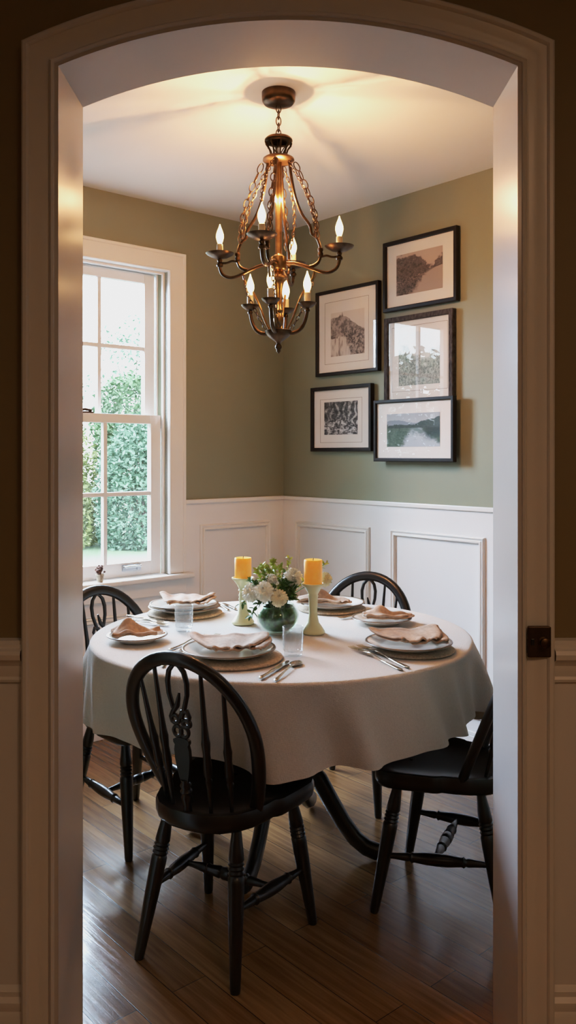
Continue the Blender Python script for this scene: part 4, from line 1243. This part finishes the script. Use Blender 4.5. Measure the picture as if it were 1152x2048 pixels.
# ------------------------------------------------------------------ garden outside the window
lw = MB().box(-25, 30, -45, -.20, -.55, -.42).build('lawn', 'lawn_grass', smooth=0); inroom(lw); struct(lw)
def at(px, Y): return (px - 576) * Y / 1674
def tree(name, label, cat, x, y, zb, h, w, mat, n, ls, seed, trunk=True, group=None, base=0.0, sparse=False):
    rnd = random.Random(seed)
    t = thing(name, label, cat, (x, y, zb), 0, group)
    # lumpy crown: several lobes
    lobes = []
    for i in range(11):
        a = rnd.random() * 6.28; q = rnd.random() ** .6
        lobes.append((Vector((math.cos(a) * w * .34 * q, math.sin(a) * w * .34 * q, base + (h - base) * rnd.uniform(.2, .84))), w * rnd.uniform(.16, .27), (h - base) * rnd.uniform(.12, .2)))
    mb = MB()
    for i in range(0 if sparse else n):
        # leafy shell of a lumpy, dense crown
        d = Vector((rnd.gauss(0, 1), rnd.gauss(0, 1), rnd.gauss(0, 1)))
        d.z = abs(d.z) if base < .1 else d.z
        d /= (abs(d.x) ** 3 + abs(d.y) ** 3 + abs(d.z) ** 3) ** (1 / 3)
        k_ = (1 + .16 * noise.noise(d * 2.3 + Vector((seed, 0, 0))) + .10 * noise.noise(d * 5.1 + Vector((0, seed, 0)))) * .86 * rnd.uniform(.55, 1.0) ** .5
        p = Vector((d.x * w * .56 * k_, d.y * w * .56 * k_, h * d.z * k_ if base < .1 else base + (h - base) * .5 * (1 + d.z * k_)))
        p.x = max(-w * .49, min(w * .49, p.x)); p.y = max(-w * .49, min(w * .49, p.y))
        if p.z < .02: p.z = .02 + rnd.random() * .2
        a = Vector((rnd.gauss(0, 1), rnd.gauss(0, 1), rnd.gauss(0, .7))).normalized(); b = a.cross(Vector((rnd.gauss(0, 1), rnd.gauss(0, 1), rnd.gauss(0, 1)))).normalized()
        L_ = ls * rnd.uniform(.6, 1.3)
        mb.add([p - a * L_, p + b * L_ * .45, p + a * L_, p - b * L_ * .45], [(0, 1, 2, 3)])
    for i in range(n if sparse else 0):
        c, rw, rh = rnd.choice(lobes)
        d = Vector((rnd.gauss(0, 1), rnd.gauss(0, 1), rnd.gauss(0, 1))).normalized() * (rnd.uniform(.55, 1.1))
        p = c + Vector((d.x * rw, d.y * rw, d.z * rh))
        p.x = max(-w * .49, min(w * .49, p.x * .95 )) + rnd.uniform(-.0, .0); p.y = max(-w * .49, min(w * .49, p.y))
        if p.z < .02: p.z = .02 + rnd.random() * .2
        a = Vector((rnd.gauss(0, 1), rnd.gauss(0, 1), rnd.gauss(0, .7))).normalized(); b = a.cross(Vector((rnd.gauss(0, 1), rnd.gauss(0, 1), rnd.gauss(0, 1)))).normalized()
        L_ = ls * rnd.uniform(.6, 1.3)
        mb.add([p - a * L_, p + b * L_ * .45, p + a * L_, p - b * L_ * .45], [(0, 1, 2, 3)])
    mb.build('crown', mat, t, smooth=0)
    mb = MB()
    mb.tube([(0, 0, -.05), (.03, .02, base * .5 + .2), (0, .05, h * .5)], [w * .03 + .03, w * .022 + .02, .02], 8)
    for i in range(7):
        c = lobes[i][0]
        mb.tube(curve_pts((0, .02, base * .6 + .15), (c.x * .3, c.y * .3, c.z * .75), c, 8), [.035, .03, .026, .022, .018, .014, .01, .006], 6)
    mb.build('trunk', 'tree_bark', t, smooth=60)
    return t
GB = 'garden trees beyond the window'
for (x, y, h, w, m, n, ls, nm, lab) in [
    (-2.86, 16.5, 2.9, 1.80, 'leaf_tree_a', 15000, .052, 'garden_bush', 'broad blue-green bush behind the lower window panes'),
    (-4.68, 16.5, 3.0, 1.80, 'leaf_tree_c', 12000, .052, 'garden_bush', 'yellow-green bush at the left edge of the window view'),
    (-1.02, 16.5, 2.6, 1.80, 'leaf_tree_a', 5000, .055, 'garden_bush', 'blue-green bush beside the right edge of the window view'),
    (-3.25, 19.4, 3.9, 2.5, 'leaf_tree_b', 12000, .068, 'garden_tree', 'mid green tree rising behind the bushes, middle of the window view'),
    (-6.05, 19.4, 4.9, 2.5, 'leaf_tree_a', 7000, .065, 'garden_tree', 'pale green tree left behind the bushes, partly cut by the archway'),
    (-.75, 19.4, 3.8, 2.5, 'leaf_tree_b', 2600, .09, 'garden_tree', 'green tree behind the bushes, at the right of the window view')]:
    tree(nm, lab, 'tree' if 'tree' in nm else 'bush', x, y, -.42, h, w, m, n, ls, int(x * 30 + y), group=GB, base=.0 if 'bush' in nm else .5)
tree('garden_tree', 'tall thin tree with bare branches against the white sky', 'tree', at(268, 24), 24, -.42, 6.3, 3.0, 'leaf_tree_a', 900, .075, 77, group=GB, base=3.2, sparse=True)
for i, (x, y, h) in enumerate([(-9.6, 1.2, 3.5), (-9.9, 3.75, 3.75), (-9.4, 6.3, 3.3), (-8.9, 8.9, 3.7)]):
    tree('garden_tree', 'leafy garden tree seen only mirrored in the glass of the pictures', 'tree', x, y, -.42, h, 2.5, 'leaf_tree_a', 9000, .08, 90 + i, group='trees mirrored in the picture glass', base=.2)

# ------------------------------------------------------------------ lights
def lamp(name, kind, loc, energy, color, **kw):
    d = bpy.data.lights.new(name, kind); d.energy = energy; d.color = color
    for k_, v_ in kw.items(): setattr(d, k_, v_)
    o = bpy.data.objects.new(name, d); o.location = loc; col.objects.link(o); return o
WARM = (1, .455, .185)
for (x, y, z, s) in BULBS:
    lamp('bulb_light', 'POINT', (x, y, z), 3.9 if s < 1.03 else 4.4, WARM, shadow_soft_size=.011)
for k in range(4):
    a = A0 + PI / 4 + k * PI / 2
    lamp('ceiling_shadow_lamp', 'POINT', (HX + .0175 * math.cos(a), HY + .0175 * math.sin(a), 2.315), 8.0, WARM, shadow_soft_size=.004)  # added lamps without bulbs, to throw the crown's shadow on the ceiling
# daylight portal in the window opening
d = bpy.data.lights.new('window_portal', 'AREA'); d.shape = 'RECTANGLE'; d.size = WS1 - WS0; d.size_y = WZ1 - WZ0
d.cycles.is_portal = True
o = bpy.data.objects.new('window_portal', d); col.objects.link(o)
o.matrix_world = RM @ Matrix.Translation(((WS0 + WS1) / 2, -.19, (WZ0 + WZ1) / 2)) @ Matrix.Rotation(-PI / 2, 4, 'X') @ Matrix.Rotation(PI, 4, 'X')
# added area lamp outside the window, boosting the daylight of the overcast sky
sk = lamp('added_daylight', 'AREA', tuple(RM @ Vector((1.7, -2.5, 3.15))), 1150, (.52, .70, 1.0), shape='RECTANGLE', size=3.8, size_y=2.0)
sk.rotation_euler = (RM @ Vector((1.25, .5, 1.2)) - sk.location).to_track_quat('-Z', 'Y').to_euler()
# hall light, dim and warm
hl = lamp('hall_ceiling_light', 'AREA', (.95, -.5, 2.6), 9.5, (1, .60, .33), size=.5)
lamp('hall_wall_light', 'AREA', (-.9, -.9, 2.3), 2.3, (1, .70, .46), size=.5)

w = bpy.data.worlds.new('overcast_sky'); scene.world = w; w.use_nodes = True
nt = w.node_tree; bg = nt.nodes['Background']
tc = node(nt, 'ShaderNodeTexCoord'); n1 = node(nt, 'ShaderNodeTexNoise', i_Scale=2.5, i_Detail=4.0)
link(nt, tc.outputs['Generated'], n1.inputs['Vector'])
r = ramp(nt, [(.35, (.60, .77, 1.0)), (.65, (.76, .88, 1.0))]); link(nt, n1.outputs['Fac'], r.inputs['Fac'])
link(nt, r.outputs['Color'], bg.inputs['Color']); bg.inputs['Strength'].default_value = 17.0

# ------------------------------------------------------------------ camera
cam = bpy.data.cameras.new('camera'); co = bpy.data.objects.new('camera', cam); col.objects.link(co)
co.location = (0, 0, 1.4); co.rotation_euler = (PI / 2, 0, 0)
cam.sensor_fit = 'HORIZONTAL'; cam.sensor_width = 36; cam.lens = 36 * 1674 / 1152
cam.shift_y = -(1024 - 908) / 1152
cam.clip_start = .02; cam.clip_end = 200
scene.camera = co
vs = scene.view_settings
vs.view_transform = 'Standard'
vs.look = 'None'
vs.exposure = 0.0
# camera response: a soft shoulder for the bulbs and the sky
vs.use_curve_mapping = True
cm = vs.curve_mapping
cm.clip_max_x = 6.0; cm.clip_max_y = 1.0; cm.extend = 'HORIZONTAL'
cc = cm.curves[3]
K = 1.5
pts = [(0, 0), (.10, .098), (.25, .27), (.5, .49), (1.0, .73), (2.0, .895), (4.0, 1.0)]
cc.points[0].location = (0, 0); cc.points[1].location = (pts[-1][0] / K, 1.0)
for x_, y_ in pts[1:-1]: cc.points.new(x_ / K, y_)
cm.update()
cy = scene.cycles
cy.use_denoising = True
cy.max_bounces = 10; cy.diffuse_bounces = 5; cy.glossy_bounces = 4; cy.transmission_bounces = 6; cy.transparent_max_bounces = 16
cy.sample_clamp_indirect = 6.0; cy.caustics_reflective = False; cy.caustics_refractive = False
